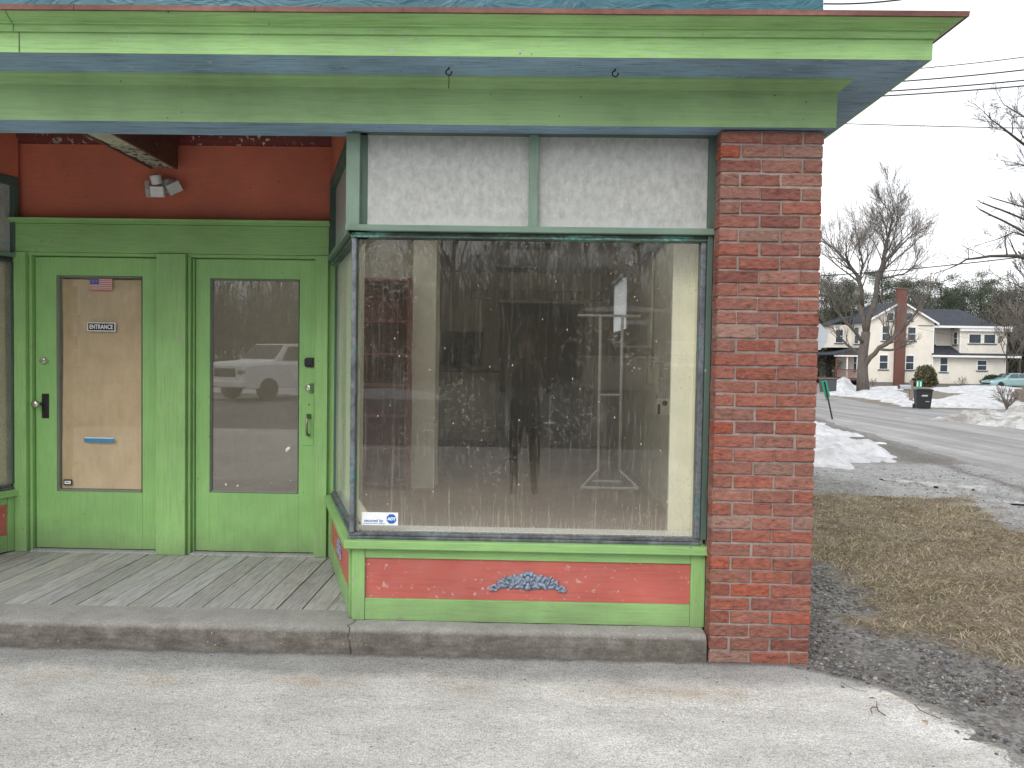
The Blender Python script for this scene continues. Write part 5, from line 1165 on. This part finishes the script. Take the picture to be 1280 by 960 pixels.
# porch on the left flank with red brown deck and posts
PORCH = plain('red_brown_deck_stain', (.16, .06, .045), .75, .25)
w = MB(); w.box(gx0-2.6, gx0-.003, .6, 6.5, .55, .75); w.box(gx0-2.6, gx0-2.5, .6, .7, 0, .55); w.box(gx0-1.3, gx0-1.2, .6, .7, 0, .55)
for i in range(24): w.box(gx0-2.58+i*.11, gx0-2.545+i*.11, .62, .66, .75, 1.55)
w.box(gx0-2.6, gx0-.01, .6, .68, 1.5505, 1.62); w.build('porch_deck', PORCH, house)
for x in (-2.55, -1.5, -.5):
    w = MB(); w.box(gx0+x, gx0+x+.11, .66, .78, .7505, 3.0); w.build('porch_post', PORCH if x < -2 else TRIM, house)
w = MB(); w.prism([(gx0-2.9, 3.0), (gx0-.004, 3.65), (gx0-.004, 3.78), (gx0-2.9, 3.13)], 'y', .3, 6.6); w.build('porch_roof', SLATE, house)
w = MB(); w.box(gx0-2.8, gx0-.005, .45, .58, 2.86, 2.998); w.build('porch_beam', TRIM, house)
w = MB()
for i in range(12): w.box(gx0-2.5-.02*i, gx0-1.6-.02*i, .7-.24*i, .9-.24*i, .55-.045*i, .60-.045*i)
w.build('stair', PORCH, house)
w = MB(); w.box(gx0-2.1, gx0-.004, 3.2, 9, 3.8, 6.1); ln = w.build('lean_to', CLAP, house)
w = MB(); w.prism([(gx0-2.4, 5.95), (gx0-.004, 6.9), (gx0-.004, 7.05), (gx0-2.4, 6.1)], 'y', 2.9, 9.2); w.build('lean_to_roof', SLATE, house)
MSN = Matrix.Translation((0, 0, 0)); window(house, gx0-1.6, gx0-.9, 3.2, 4.3, 5.6)

# shrubs at the foot of the house
def shrub(label, loc, rx, rz, n, col, seed, bare=False, leaf=(.05, .11), name='shrub'):
    random.seed(seed); g = np.random.default_rng(seed); t = thing(name, label, 'shrub', loc); mbs = [MB(), MB()]
    for _ in range(9 if bare else 7):
        a = U(0, 6.28); d = Vector((math.cos(a)*U(.2, .8), math.sin(a)*U(.2, .8), 1)).normalized(); grow(mbs, Vector((0, 0, 0)), d, rz*U(.5, .75), .025, 1, 3, 3.4, .008, .1)
    w = MB(); w.v = mbs[0].v; w.f = mbs[0].f; w.add(mbs[1].v, mbs[1].f); w.build('stem', TWIG, t)
    if not bare:
        u_ = g.normal(0, 1, (n, 3)); u_ /= np.linalg.norm(u_, axis=1)[:, None]; lump = np.array([1+.35*fbm(*(q*1.8+seed), 3) for q in u_])
        c = u_*(lump*g.uniform(.55, 1.05, n)**.6)[:, None]*(rx, rx, rz*.55)+(0, 0, rz*.5); c = c[c[:, 2] > 0]; n = len(c)
        a = g.normal(0, 1, (n, 3)); a /= np.linalg.norm(a, axis=1)[:, None]; b = np.cross(a, g.normal(0, 1, (n, 3))); b /= np.linalg.norm(b, axis=1)[:, None]; l = g.uniform(*leaf, (n, 1))
        V = np.stack([c-a*l, c+b*l*.5, c+a*l, c-b*l*.5], 1).reshape(-1, 3); np_mesh('foliage', V, np.arange(len(V)).reshape(-1, 4), plain(name+'_leaf', col, .7, .45, 2.2, spec=.3), t)
    return t
def by(px, py): p = ground_at(px, py); p.z -= .02; return p
def hx(zx, zy, dep): p = at(1000+zx/4.571, 340+zy/4.571, dep); p.z = HZ; return p
shrub('big bronze green rhododendron bush between two ground floor windows', hx(720, 640, 72.5), .95, 2.0, 5200, (.10, .10, .05), 2)
shrub('clipped dark evergreen hedge bush beside the teal car', hx(1125, 640, 73), 1.35, 1.25, 8000, (.022, .040, .022), 3, leaf=(.04, .08), name='hedge')
shrub('leafless twiggy bush under the wide lower window', hx(935, 645, 73), .8, 1.5, 0, (.1, .1, .1), 4, True)
shrub('small bare bush left of the brick chimney', hx(415, 650, 73.5), .6, 1.1, 0, (.1, .1, .1), 5, True)
shrub('small russet bush at the foot of the chimney', hx(655, 640, 73), .4, .85, 700, (.16, .075, .04), 6)
shrub('bare brush poking out of the snow beside the wooden post', ground_at(1258, 511), .7, 1.1, 0, (.1, .1, .1), 9, True)

# ================================================================== STREET FURNITURE
POST = plain('grey_weathered_post', (.23, .20, .17), .85, .25); GSIGN = plain('green_reflective_sign', (.03, .30, .17), .45, .1); DARKP = plain('dark_grey_box_paint', (.075, .08, .085), .6, .2)
sp_ = at(1018.5, 421, 22.); st = thing('stop_sign', 'back of an unpainted octagonal stop sign half hidden by the brick pier', 'road sign', (sp_.x, sp_.y, terrain(sp_.x, sp_.y)), .1)
w = MB(); r8 = .375/math.cos(R(22.5)); w.prism([(r8*math.cos(R(22.5+45*i)), r8*math.sin(R(22.5+45*i))+sp_.z-st.location.z) for i in range(8)], 'y', -.0015, .0015); w.build('plate', plain('bare_aluminium', (.50, .53, .56), .45, .06, metal=.35), st)
w = MB(); w.prism([(.98*r8*math.cos(R(22.5+45*i)), .98*r8*math.sin(R(22.5+45*i))+sp_.z-st.location.z) for i in range(8)], 'y', .0018, .0026); w.build('face', plain('sign_red', (.45, .02, .03), .4), st)
w = MB(); w.prism([(-.03, -.05), (.03, -.05), (.03, -.012), (-.03, -.012)], 'z', -.2, sp_.z-st.location.z+.3); w.build('post', plain('galvanised_post', (.34, .35, .36), .5, .1, metal=.5), st)
# leaning green house number marker by the snow
gb = ground_at(1041.5, 524); gt = at(1030.5, 476, (gb-CAM).dot(FW)); mk_ = thing('number_marker', 'leaning green marker sign on a thin black post before the snow patch', 'marker sign', gb)
v = gt-gb; w = MB(); w.tube([(0, 0, -.1), v*.98], .022, 6); w.build('post', M['black'], mk_)
q = v.normalized(); s_ = Vector((1, 0, 0)); s_ = (s_-q*s_.dot(q)).normalized(); f_ = s_.cross(q)
MP = Matrix(((s_.x, f_.x, q.x, v.x), (s_.y, f_.y, q.y, v.y), (s_.z, f_.z, q.z, v.z), (0, 0, 0, 1)))
w = MB(MP); w.box(-.075, .075, -.035, -.025, -.47, 0); w.build('plate', GSIGN, mk_, bevel=.003)
# second one at the house, with its number
gb = ground_at(1148, 503); mk2 = thing('number_marker', 'green marker sign with white 11 behind the black bin', 'marker sign', gb)
k = (gb-CAM).dot(FW)/960; w = MB(); w.box(-.02, .02, 0, .03, -.1, 20*k); w.build('post', POST, mk2)
w = MB(); w.box(-3.6*k, 3.6*k, -.012, -.002, 18.5*k, 27.5*k); w.build('plate', GSIGN, mk2)
put_text('lettering', '11', 8*k, M['stone_white'], mk2, Matrix.Translation((0, -.016, 22.6*k)) @ FY, bold=.01)
# mailboxes
mp = ground_at(1034, 501); k = (mp-CAM).dot(FW)/960; mb1 = thing('mailbox', 'dark grey box mailbox across the road behind the leaning marker', 'mailbox', mp, .15)
w = MB(); w.box(-.05, .05, -.05, .05, -.1, 11*k); w.build('post', POST, mb1)
w = MB(); w.prism([(-9.5*k, 27*k), (9.5*k, 27*k), (9.0*k, 12.5*k), (-7.5*k, 11*k)], 'y', -.18, .18); w.build('box', DARKP, mb1, bevel=.02)
w = MB(); w.box(-10*k, 10*k, -.21, .21, 27.01*k, 28.4*k); w.build('lid', plain('grey_lid', (.12, .125, .13), .6, .2), mb1, bevel=.01)
mp = ground_at(1138.5, 502.5); k = (mp-CAM).dot(FW)/960; mb2 = thing('mailbox', 'pale curved top mailbox on a wooden post beside the black bin', 'mailbox', mp)
w = MB(); w.box(-.06, .06, -.06, .06, -.1, 27*k); w.box(-9*k, -.06, -.04, .04, 14.5*k, 15.9*k); w.tube([(-6*k, 0, 14*k), (-.05, 0, 8*k)], .035, 4); w.build('post', POST, mb2)
w = MB(); w.prism([(-.1, 16*k), (.1, 16*k), (.1, 19*k), (.075, 20.6*k), (.03, 21.4*k), (-.03, 21.4*k), (-.075, 20.6*k), (-.1, 19*k)], 'x', -15*k, -1.4*k); w.build('box', plain('dull_mailbox_metal', (.40, .42, .45), .5, .1, metal=.3), mb2)
w = MB(); w.prism([(-.102, 16*k), (.102, 16*k), (.102, 19*k), (.077, 20.7*k), (0, 21.6*k), (-.077, 20.7*k), (-.102, 19*k)], 'x', -15.6*k, -15.02*k); w.build('flap', DARKP, mb2)
# wheeled bin
bp = ground_at(1153, 511); k = (bp-CAM).dot(FW)/960; bn = thing('wheeled_bin', 'black wheeled rubbish bin at the edge of the road', 'bin', bp, -.25)
H_ = 25.5*k; wt, wb = 9.3*k, 7.6*k; BINM = plain('black_bin_plastic', (.022, .024, .028), .5, .2)
w = MB(); d = wt*.95; w.add([(-wb, -d*.8, .02), (wb, -d*.8, .02), (wb, d*.8, .02), (-wb, d*.8, .02), (-wt, -d, H_*.9), (wt, -d, H_*.9), (wt, d, H_*.9), (-wt, d, H_*.9)], [(0, 3, 2, 1), (4, 5, 6, 7), (0, 1, 5, 4), (1, 2, 6, 5), (2, 3, 7, 6), (3, 0, 4, 7)]); w.build('body', BINM, bn, bevel=.02)
w = MB(); w.prism([(-wt*1.07, H_*.902), (wt*1.07, H_*.902), (wt*1.07, H_*.94), (wt*.9, H_*.985), (0, H_), (-wt*.9, H_*.985), (-wt*1.07, H_*.94)], 'y', -d*1.1, d*1.05); w.build('lid', BINM, bn, bevel=.01)
for s in (-1, 1):
    w = MB(); w.tube([(s*(wb+.005), d*.85, .09), (s*(wb+.05), d*.85, .09)], .09, 14); w.build('wheel', M['black'], bn)
w = MB(); w.tube([(-wt*.8, d*1.05, H_*.93), (-wt*.8, d*1.2, H_*.95), (wt*.8, d*1.2, H_*.95), (wt*.8, d*1.05, H_*.93)], .016, 6); w.build('handle', BINM, bn)
w = MB(); fr_ = lambda x, z: (x, -d*(.8+.2*z/(H_*.9))-.006, z)
w.add([fr_(-.10, H_*.62), fr_(.10, H_*.62), fr_(.11, H_*.70), fr_(-.08, H_*.69)], [(0, 1, 2, 3)]); w.add([fr_(.04, H_*.36), fr_(.17, H_*.36), fr_(.17, H_*.39), fr_(.04, H_*.39)], [(0, 1, 2, 3)]); w.build('decal', M['offwhite'], bn)
# sawn post at right edge
pp = ground_at(1277, 512); k = (pp-CAM).dot(FW)/960; fp = thing('wooden_post', 'thick sawn wooden post with a side rail beside the snow bank', 'post', pp)
w = MB(); w.box(-7*k, 6*k, -.15, .15, -.2, 26*k); w.build('upright', POST, fp, bevel=.02)
w = MB(); w.box(-13*k, -7.01*k, -.06, .08, 15*k, 20.5*k); w.build('rail', POST, fp, bevel=.01)

# parked teal saloon
def wheel(parent, x, y, r, wd, rim, dirs=1):
    w = MB(); w.lathe([(r*.62, -wd/2), (r*.93, -wd/2), (r, -wd*.32), (r, wd*.32), (r*.93, wd/2), (r*.62, wd/2)], Matrix.Translation((x, y, r)) @ Matrix.Rotation(R(90), 4, 'X'), 24); wh = w.build('wheel', M['black'], parent, smooth=False)
    w = MB(); w.lathe([(r*.61, -wd*.42), (r*.55, -wd*.36), (r*.2, -wd*.40), (r*.18, wd*.40), (r*.55, wd*.36), (r*.61, wd*.42)], Matrix.Translation((x, y, r)) @ Matrix.Rotation(R(90), 4, 'X'), 20); w.build('rim', rim, wh)
def carpaint(name, col): return plain(name, col, .25, .05, 1, spec=.6, bump=0)
def loft(secs, name, mat, parent, bev=.02):
    n = len(secs[0]); vs = [p for s in secs for p in s]; fs = [(i*n+j, i*n+(j+1) % n, (i+1)*n+(j+1) % n, (i+1)*n+j) for i in range(len(secs)-1) for j in range(n)]
    fs += [tuple(range(n))[::-1], tuple(range((len(secs)-1)*n, len(secs)*n))]; w = MB(); w.add(vs, fs); return w.build(name, mat, parent, bevel=bev)
RIM = plain('alloy_rim', (.5, .5, .5), .35, .1, metal=.7)
cp0 = at(1232, 488, 72.); car = thing('parked_car', 'pale teal saloon parked nose left beside the hedge', 'car', (cp0.x, cp0.y, terrain(cp0.x, cp0.y)-.02), .12)
TEAL = carpaint('pale_teal_car_paint', (.26, .40, .41))
secs = []
for x, zb, zt, hw in ((0., .35, .55, .62), (.12, .24, .66, .76), (.6, .2, .78, .85), (1.35, .2, .92, .88), (3.5, .2, .98, .88), (4.3, .22, .96, .85), (4.62, .32, .88, .72)):
    secs.append([(x, -hw*.92, zb), (x, -hw, zb+.15), (x, -hw, zt-.14), (x, -hw*.86, zt), (x, hw*.86, zt), (x, hw, zt-.14), (x, hw, zb+.15), (x, hw*.92, zb)])
cb_ = loft(secs, 'body', TEAL, car)
secs = []
for x, zt, hw, hb in ((1.25, .94, .74, .76), (2.0, 1.38, .60, .76), (2.9, 1.43, .60, .76), (3.3, 1.36, .60, .76), (4.0, 1.0, .70, .74)): secs.append([(x, -hb, .90), (x, -hw, zt), (x, hw, zt), (x, hb, .90)])
loft(secs, 'cabin', TEAL, car)
CG = plain('dark_car_glass', (.05, .075, .085), .08, .1, spec=.8)
for s in (-1, 1):
    w = MB(); w.add([(1.55, s*.772, .98), (2.72, s*.772, .98), (2.72, s*.64, 1.36), (2.06, s*.645, 1.33)], [(0, 1, 2, 3)]); w.add([(2.8, s*.772, .98), (3.65, s*.765, 1.0), (3.28, s*.64, 1.32), (2.8, s*.64, 1.36)], [(0, 1, 2, 3)]); w.build('side_window', CG, car)
    for x in (.85, 3.65): wheel(car, x, s*.80, .31, .2, RIM)
    w = MB(); w.ball((.16, s*.58, .60), (.12, .15, .06), 10, 6); w.build('headlight', M['stone_white'], car, smooth=True)
    w = MB(); w.ball((1.62, s*.93, 1.0), (.06, .09, .06), 8, 6); w.build('mirror', TEAL, car, smooth=True)
w = MB(); w.add([(1.32, -.70, .985), (1.32, .70, .985), (1.96, .58, 1.37), (1.96, -.58, 1.37)], [(0, 1, 2, 3)]); w.build('windscreen', CG, car)
w = MB(); w.box(-.012, .2, -.5, .5, .36, .50); w.build('grille', M['black'], car, bevel=.01)

# overhead wires
WIRE = plain('black_wire_sheath', (.02, .02, .025), .6, .1); THINW = plain('grey_distant_wire', (.25, .25, .27), .6, .1)
def wire(a, b, r, label, dep=(30, 30), sag=.25, ext=1.6, mat=None):
    A, B = at(*a, dep[0]), at(*b, dep[1]); Cc = (A+B)/2; A2 = Cc+(A-Cc)*(1+ext*.4); B2 = Cc+(B-Cc)*(1+ext*2)
    pts = [A2.lerp(B2, i/24)-Vector((0, 0, sag*(1-((i-12)/12)**2))) for i in range(25)]
    w = MB(); w.tube(pts, r, 5); return tag(w.build('overhead_wire', mat or WIRE, None), label, 'wire')
wire((1040, 4), (1104, -1), 0.0330, 'dark overhead wire touching the top edge of the picture above the cornice', sag=.1, ext=.8)
wire((1150, 83), (1280, 65), 0.0180, 'thin overhead wire, highest of four parallel wires beside the cornice', sag=.2)
wire((1130, 99), (1280, 81), 0.0270, 'thick overhead wire, second highest of four beside the cornice', sag=.2)
wire((1110, 111.5), (1280, 94), 0.0270, 'thick overhead wire, third highest of four beside the cornice', sag=.2)
wire((1095, 118), (1280, 101), 0.0270, 'thick overhead wire, lowest of four beside the cornice', sag=.2)
wire((1045, 153), (1280, 157), 0.0165, 'level overhead wire below the cornice soffit', sag=.1)
wire((1043, 338.5), (1280, 305), 0.0240, 'overhead wire crossing the crown of the big bare tree', (36, 30), sag=.5)
wire((1180, 75), (1280, 3), 0.0083, 'faint steep wire rising from the cornice tip', sag=.0, mat=THINW)
wire((1093, 187), (1280, 87), 0.0067, 'faint slanting wire, upper of a pair in open sky', sag=.1, mat=THINW)
wire((1060, 215), (1280, 103), 0.0067, 'faint slanting wire, lower of a pair in open sky', sag=.1, mat=THINW)
wire((1150, 410.5), (1262, 424), 0.0090, 'dark service wire drooping across the front of the cream house', (60, 73), sag=.3, ext=.1)

# ================================================================== ACROSS THE STREET (seen in the glass)
random.seed(77)
truck = thing('pickup_truck', 'white pickup truck parked facing the shop, seen mirrored in the right door', 'pickup truck', (-10.0, -18.6, -.014), R(-60))
TG = plain('dark_truck_glass', (.03, .035, .04), .35, .1, spec=.2)
WP = carpaint('white_truck_paint', (.92, .92, .91))
secs = []
for x, zb, zt, hw in ((0., .5, 1.16, .86), (.10, .42, 1.27, .96), (1.3, .42, 1.36, .99), (1.4, .42, 1.34, .99), (5.6, .45, 1.34, .99), (5.7, .5, 1.3, .95)):
    secs.append([(x, -hw, zb), (x, -hw, zt-.12), (x, -hw*.88, zt), (x, hw*.88, zt), (x, hw, zt-.12), (x, hw, zb)])
loft(secs, 'body', WP, truck)
secs = []
for x, zt, hw in ((1.30, 1.36, .88), (1.95, 1.93, .74), (3.3, 1.97, .74), (3.5, 1.92, .74), (3.62, 1.3, .88)): secs.append([(x, -.9, 1.28), (x, -hw, zt), (x, hw, zt), (x, .9, 1.28)])
loft(secs, 'cab', WP, truck)
w = MB(); w.add([(1.34, -.82, 1.42), (1.34, .82, 1.42), (1.90, .70, 1.90), (1.90, -.70, 1.90)], [(0, 1, 2, 3)]); w.build('windscreen', TG, truck)
for s in (-1, 1):
    w = MB(); w.add([(1.65, s*.905, 1.37), (3.35, s*.905, 1.37), (3.35, s*.77, 1.86), (2.05, s*.775, 1.85)], [(0, 1, 2, 3)]); w.build('side_window', TG, truck)
    for x in (1.0, 4.5): wheel(truck, x, s*.90, .39, .27, RIM)
    w = MB(); w.ball((.08, s*.74, .97), (.12, .19, .14), 10, 6); w.build('headlight', M['bronze'], truck, smooth=True)
w = MB(); w.box(-.03, .2, -.52, .52, .80, 1.08); w.build('grille', M['black'], truck, bevel=.02)
w = MB(); w.box(-.12, .1, -.95, .95, .45, .68); w.build('bumper', WP, truck, bevel=.05)
# grey cabin with a white framed window, and a pale deck with lattice
cab = thing('grey_cabin', 'grey cabin with white framed window and pale base, mirrored in the shop window', 'cabin', (5.3, -36, -.03))
GS = siding('grey_siding', (.09, .088, .085)); PB = plain('pale_base_board', (.62, .58, .50), .7, .1)
w = MB(); w.box(-2.2, 1.7, -3, 0, 1.78, 4.1); w.build('wall', GS, cab); w = MB(); w.box(-2.15, 1.65, -2.9, -.06, 0, 1.70); w.build('base', PB, cab)
w = MB(); w.box(-2.3, 1.8, -3.1, .08, 1.7005, 1.7795); w.prism([(-2.4, 4.101), (1.9, 4.101), (1.9, 4.22), (.8, 4.36), (-.2, 4.42), (-1.3, 4.36), (-2.4, 4.22)], 'y', -3.1, .1); w.build('white_trim', TRIM, cab)
MF = Matrix.Rotation(R(180), 4, 'Z'); window(cab, -1.0, .55, 0, 2.35, 3.45, .22, False, MF)
w = MB(); w.box(1.9, 5.2, -2, .2, 1.3, 1.5); w.box(1.9, 5.2, .1, .2, 2.5, 2.6)
for i in range(14): 
    for sg in (-1, 1): w.tube([(1.95+i*.24, .15, 2.0), (1.95+i*.24+sg*.5, .16, 2.5)], .025, 4)
w.box(1.9, 5.2, .1, .2, 1.93, 2.0); w.build('deck_lattice', TRIM, cab)
wh = thing('white_house', 'white sided house behind the car park, mirrored in the papered door', 'house', (-27.5, -34, -.03))
w = MB(); w.prism([(-4.5, 0), (5, 0), (5, 5.6), (.2, 8.6), (-4.5, 5.6)], 'y', -9, 0); w.build('wall', siding('white_siding', (.62, .60, .56)), wh)
w = MB(); w.prism([(-5, 5.4), (.2, 8.7), (5.5, 5.4), (5.5, 5.6), (.2, 8.95), (-5, 5.6)], 'y', -9.3, .3); w.build('roof', SLATE, wh)
for a, z in ((-3, 3.6), (.2, 3.6), (2.8, 3.6), (-3, .9), (2.4, .9)): window(wh, a-.5, a+.5, 0, z, z+1.5, .14, True, MF)
# woods on that side of the street
for i in range(34):
    x = -34+i*2.4+U(-1, 1); src = wood[i % 3]; dup(src, (x, U(-62, -40), -.05), U(0, 6.28), 'bare grey trees standing across the street from the shop', U(.8, 1.15))['group'] = 'bare trees across the street'
far_wood('woodland', lambda a, b: (-62+120*a, -48-22*b), 9000, 6, 13, plain('street_brush', (.10, .087, .07), .95, .3, .2), 6, (.012, .04))
w = MB(); 
snow([(-13, -27), (-4, -27.5), (-3, -24), (-9, -23), (-14, -24.5)], .25, .5, 1., .8, SNOW, .5)

# ------------------------------------------------------------------ the photographer
def skin(name, joints, bones, mats, parent, sub=2, paint=None):
    me = bpy.data.meshes.new(name); me.from_pydata([j[:3] for j in joints], bones, []); bm = bmesh.new(); bm.from_mesh(me); ly = bm.verts.layers.skin.verify(); bm.verts.ensure_lookup_table()
    for v, j in zip(bm.verts, joints): v[ly].radius = (j[3], j[4] if len(j) > 4 else j[3])
    bm.verts[0][ly].use_root = True; bm.to_mesh(me); bm.free()
    o = bpy.data.objects.new(name, me); COL.objects.link(o); o.modifiers.new('s', 'SKIN').use_smooth_shade = True; sd = o.modifiers.new('d', 'SUBSURF'); sd.levels = sd.render_levels = sub
    bpy.context.view_layer.update(); m2 = bpy.data.meshes.new_from_object(o.evaluated_get(bpy.context.evaluated_depsgraph_get())); bpy.data.objects.remove(o); m2.materials.clear(); m2.name = name
    r = link_mesh(name, m2, mats, parent, True)
    if paint:
        for p in m2.polygons: p.material_index = paint(p.center)
    return r
pers = thing('person', 'person in dark coat holding up a phone, mirrored in the shop window', 'person', (.0, -4.30, .0))
SK, COAT, JEAN, SHOE, HAIR = plain('skin', (.46, .27, .19), .55, .06), plain('dark_coat_cloth', (.022, .023, .027), .85, .15), plain('dark_jeans', (.03, .036, .05), .9, .2), plain('dark_shoe', (.02, .018, .016), .6), plain('brown_hair', (.05, .032, .02), .6, .3)
J = [(0, 0, .95, .155, .115), (0, .01, 1.12, .15, .11), (0, .0, 1.30, .17, .115), (0, -.01, 1.42, .12, .09), (0, .0, 1.50, .055), (0, .02, 1.56, .06), (0, .035, 1.63, .082, .098), (0, .03, 1.70, .078, .092), (0, .02, 1.755, .045),
     (.18, -.01, 1.40, .068), (.25, .09, 1.16, .05), (.17, .27, 1.36, .042), (.105, .36, 1.475, .03),
     (-.18, -.01, 1.40, .068), (-.25, .09, 1.16, .05), (-.17, .27, 1.36, .042), (-.105, .36, 1.475, .03),
     (.095, 0, .86, .095), (.11, .03, .50, .065), (.115, -.01, .10, .045), (.125, .12, .045, .04), (-.095, 0, .86, .095), (-.11, .03, .50, .065), (-.115, -.01, .10, .045), (-.125, .12, .045, .04)]
Bn = [(0, 1), (1, 2), (2, 3), (3, 4), (4, 5), (5, 6), (6, 7), (7, 8), (3, 9), (9, 10), (10, 11), (11, 12), (3, 13), (13, 14), (14, 15), (15, 16), (0, 17), (17, 18), (18, 19), (19, 20), (0, 21), (21, 22), (22, 23), (23, 24)]
def paint(c):
    if c.z > 1.485 and abs(c.x) < .10 and c.y < .17: return 0
    if c.y > .325: return 0
    if c.z > .80: return 1
    return 2 if c.z > .09 else 3
body = skin('body', J, Bn, [SK, COAT, JEAN, SHOE], pers, 2, paint)
for s in (-1, 1):                                                # fingers closed round the ends of the phone
    base = Vector((s*.102, .372, 1.478))
    for i, (dz, L) in enumerate(((.030, .068), (.011, .076), (-.008, .071), (-.026, .056))):
        a = base+Vector((0, 0, dz)); jn = [(a.x, a.y, a.z, .0095), (a.x+s*.003, a.y+L*.45, a.z+.006, .009), (a.x-s*.014, a.y+L*.78, a.z+.006, .008), (a.x-s*.030, a.y+L*.80, a.z+.004, .0065)]
        skin('finger', jn, [(0, 1), (1, 2), (2, 3)], [SK], body, 1)
    a = base+Vector((-s*.012, -.005, -.02)); skin('thumb', [(a.x, a.y, a.z, .012), (a.x-s*.018, a.y+.022, a.z-.018, .011), (a.x-s*.034, a.y+.044, a.z-.006, .009)], [(0, 1), (1, 2)], [SK], body, 1)
w = MB(); w.ball((0, .005, 1.705), (.092, .108, .088), 16, 10); v2 = [(x, y, z) for x, y, z in w.v]; w.f = [f for f in w.f if not all(v2[i][1] > .06 and v2[i][2] < 1.735 for i in f)]; w.build('hair', HAIR, body, smooth=True)
for s in (-1, 1):
    w = MB(); w.ball((s*.030, .115, 1.665), .0125, 10, 8); w.build('eye', M['stone_white'], body, smooth=True); w = MB(); w.ball((s*.083, .03, 1.645), (.014, .026, .034), 8, 6); w.build('ear', SK, body, smooth=True)
w = MB(); w.add([(-.012, .122, 1.665), (.012, .122, 1.665), (.017, .128, 1.628), (-.017, .128, 1.628), (0, .130, 1.665), (0, .150, 1.632)], [(0, 4, 5, 3), (4, 1, 2, 5), (3, 5, 2)]); w.build('nose', SK, body, smooth=True)
w = MB(); w.ball((0, .122, 1.60), (.024, .008, .008), 10, 6); w.build('mouth', plain('lip', (.35, .14, .12), .5), body, smooth=True)
w = MB(); w.box(-.074, .074, .441, .449, 1.445, 1.520); ph = w.build('phone', M['black'], None, bevel=.003); ph.location = (0, -4.30, 0); tag(ph, 'black phone held up sideways in both hands', 'phone')

# ================================================================== LIGHT
wd = bpy.data.worlds.new('World'); sc.world = wd; wd.use_nodes = True; nt = wd.node_tree; nt.nodes.clear()
SUN_EL, SUN_AZ = R(40), R(205)                                   # high, from behind the photographer
sky = nt.nodes.new('ShaderNodeTexSky'); sky.sky_type = 'NISHITA'; sky.sun_disc = False; sky.sun_elevation = SUN_EL; sky.sun_rotation = SUN_AZ; sky.air_density = 1.2; sky.dust_density = 4.
hs = nt.nodes.new('ShaderNodeHueSaturation'); hs.inputs['Saturation'].default_value = .12; nt.links.new(sky.outputs[0], hs.inputs['Color'])
tc = nt.nodes.new('ShaderNodeTexCoord'); ns_ = nt.nodes.new('ShaderNodeTexNoise'); ns_.inputs['Scale'].default_value = 2.2; ns_.inputs['Detail'].default_value = 5
mp_ = nt.nodes.new('ShaderNodeMapping'); mp_.inputs['Scale'].default_value = (1, 1, 3.); nt.links.new(tc.outputs['Generated'], mp_.inputs[0]); nt.links.new(mp_.outputs[0], ns_.inputs['Vector'])
rp = nt.nodes.new('ShaderNodeValToRGB'); rp.color_ramp.elements[0].position = .35; rp.color_ramp.elements[0].color = (10.6, 11.1, 11.7, 1); rp.color_ramp.elements[1].position = .65; rp.color_ramp.elements[1].color = (14.5, 14.6, 14.8, 1); nt.links.new(ns_.outputs[0], rp.inputs[0])
mx = nt.nodes.new('ShaderNodeMix'); mx.data_type = 'RGBA'; mx.inputs[0].default_value = .8; nt.links.new(hs.outputs[0], mx.inputs[6]); nt.links.new(rp.outputs[0], mx.inputs[7])
bg = nt.nodes.new('ShaderNodeBackground'); bg.inputs['Strength'].default_value = .127; nt.links.new(mx.outputs[2], bg.inputs[0])
wo = nt.nodes.new('ShaderNodeOutputWorld'); nt.links.new(bg.outputs[0], wo.inputs[0])
sl_ = bpy.data.lights.new('sun', 'SUN'); sl_.energy = 1.3; sl_.angle = R(25); sl_.color = (1, .96, .9); so = bpy.data.objects.new('sun', sl_); COL.objects.link(so)
sd_ = Vector((math.sin(SUN_AZ)*math.cos(SUN_EL), math.cos(SUN_AZ)*math.cos(SUN_EL), math.sin(SUN_EL))); so.rotation_euler = sd_.to_track_quat('Z', 'Y').to_euler(); so.location = sd_*50

sc.view_settings.view_transform = 'Standard'; sc.view_settings.look = 'None'; sc.view_settings.exposure = 0
sc.render.engine = 'CYCLES'; cy_s = sc.cycles
cy_s.use_denoising = True
try: cy_s.denoiser = 'OPENIMAGEDENOISE'
except Exception: pass
cy_s.max_bounces = 10; cy_s.diffuse_bounces = 4; cy_s.glossy_bounces = 4; cy_s.transmission_bounces = 6; cy_s.transparent_max_bounces = 12; cy_s.sample_clamp_indirect = 6; cy_s.use_adaptive_sampling = False
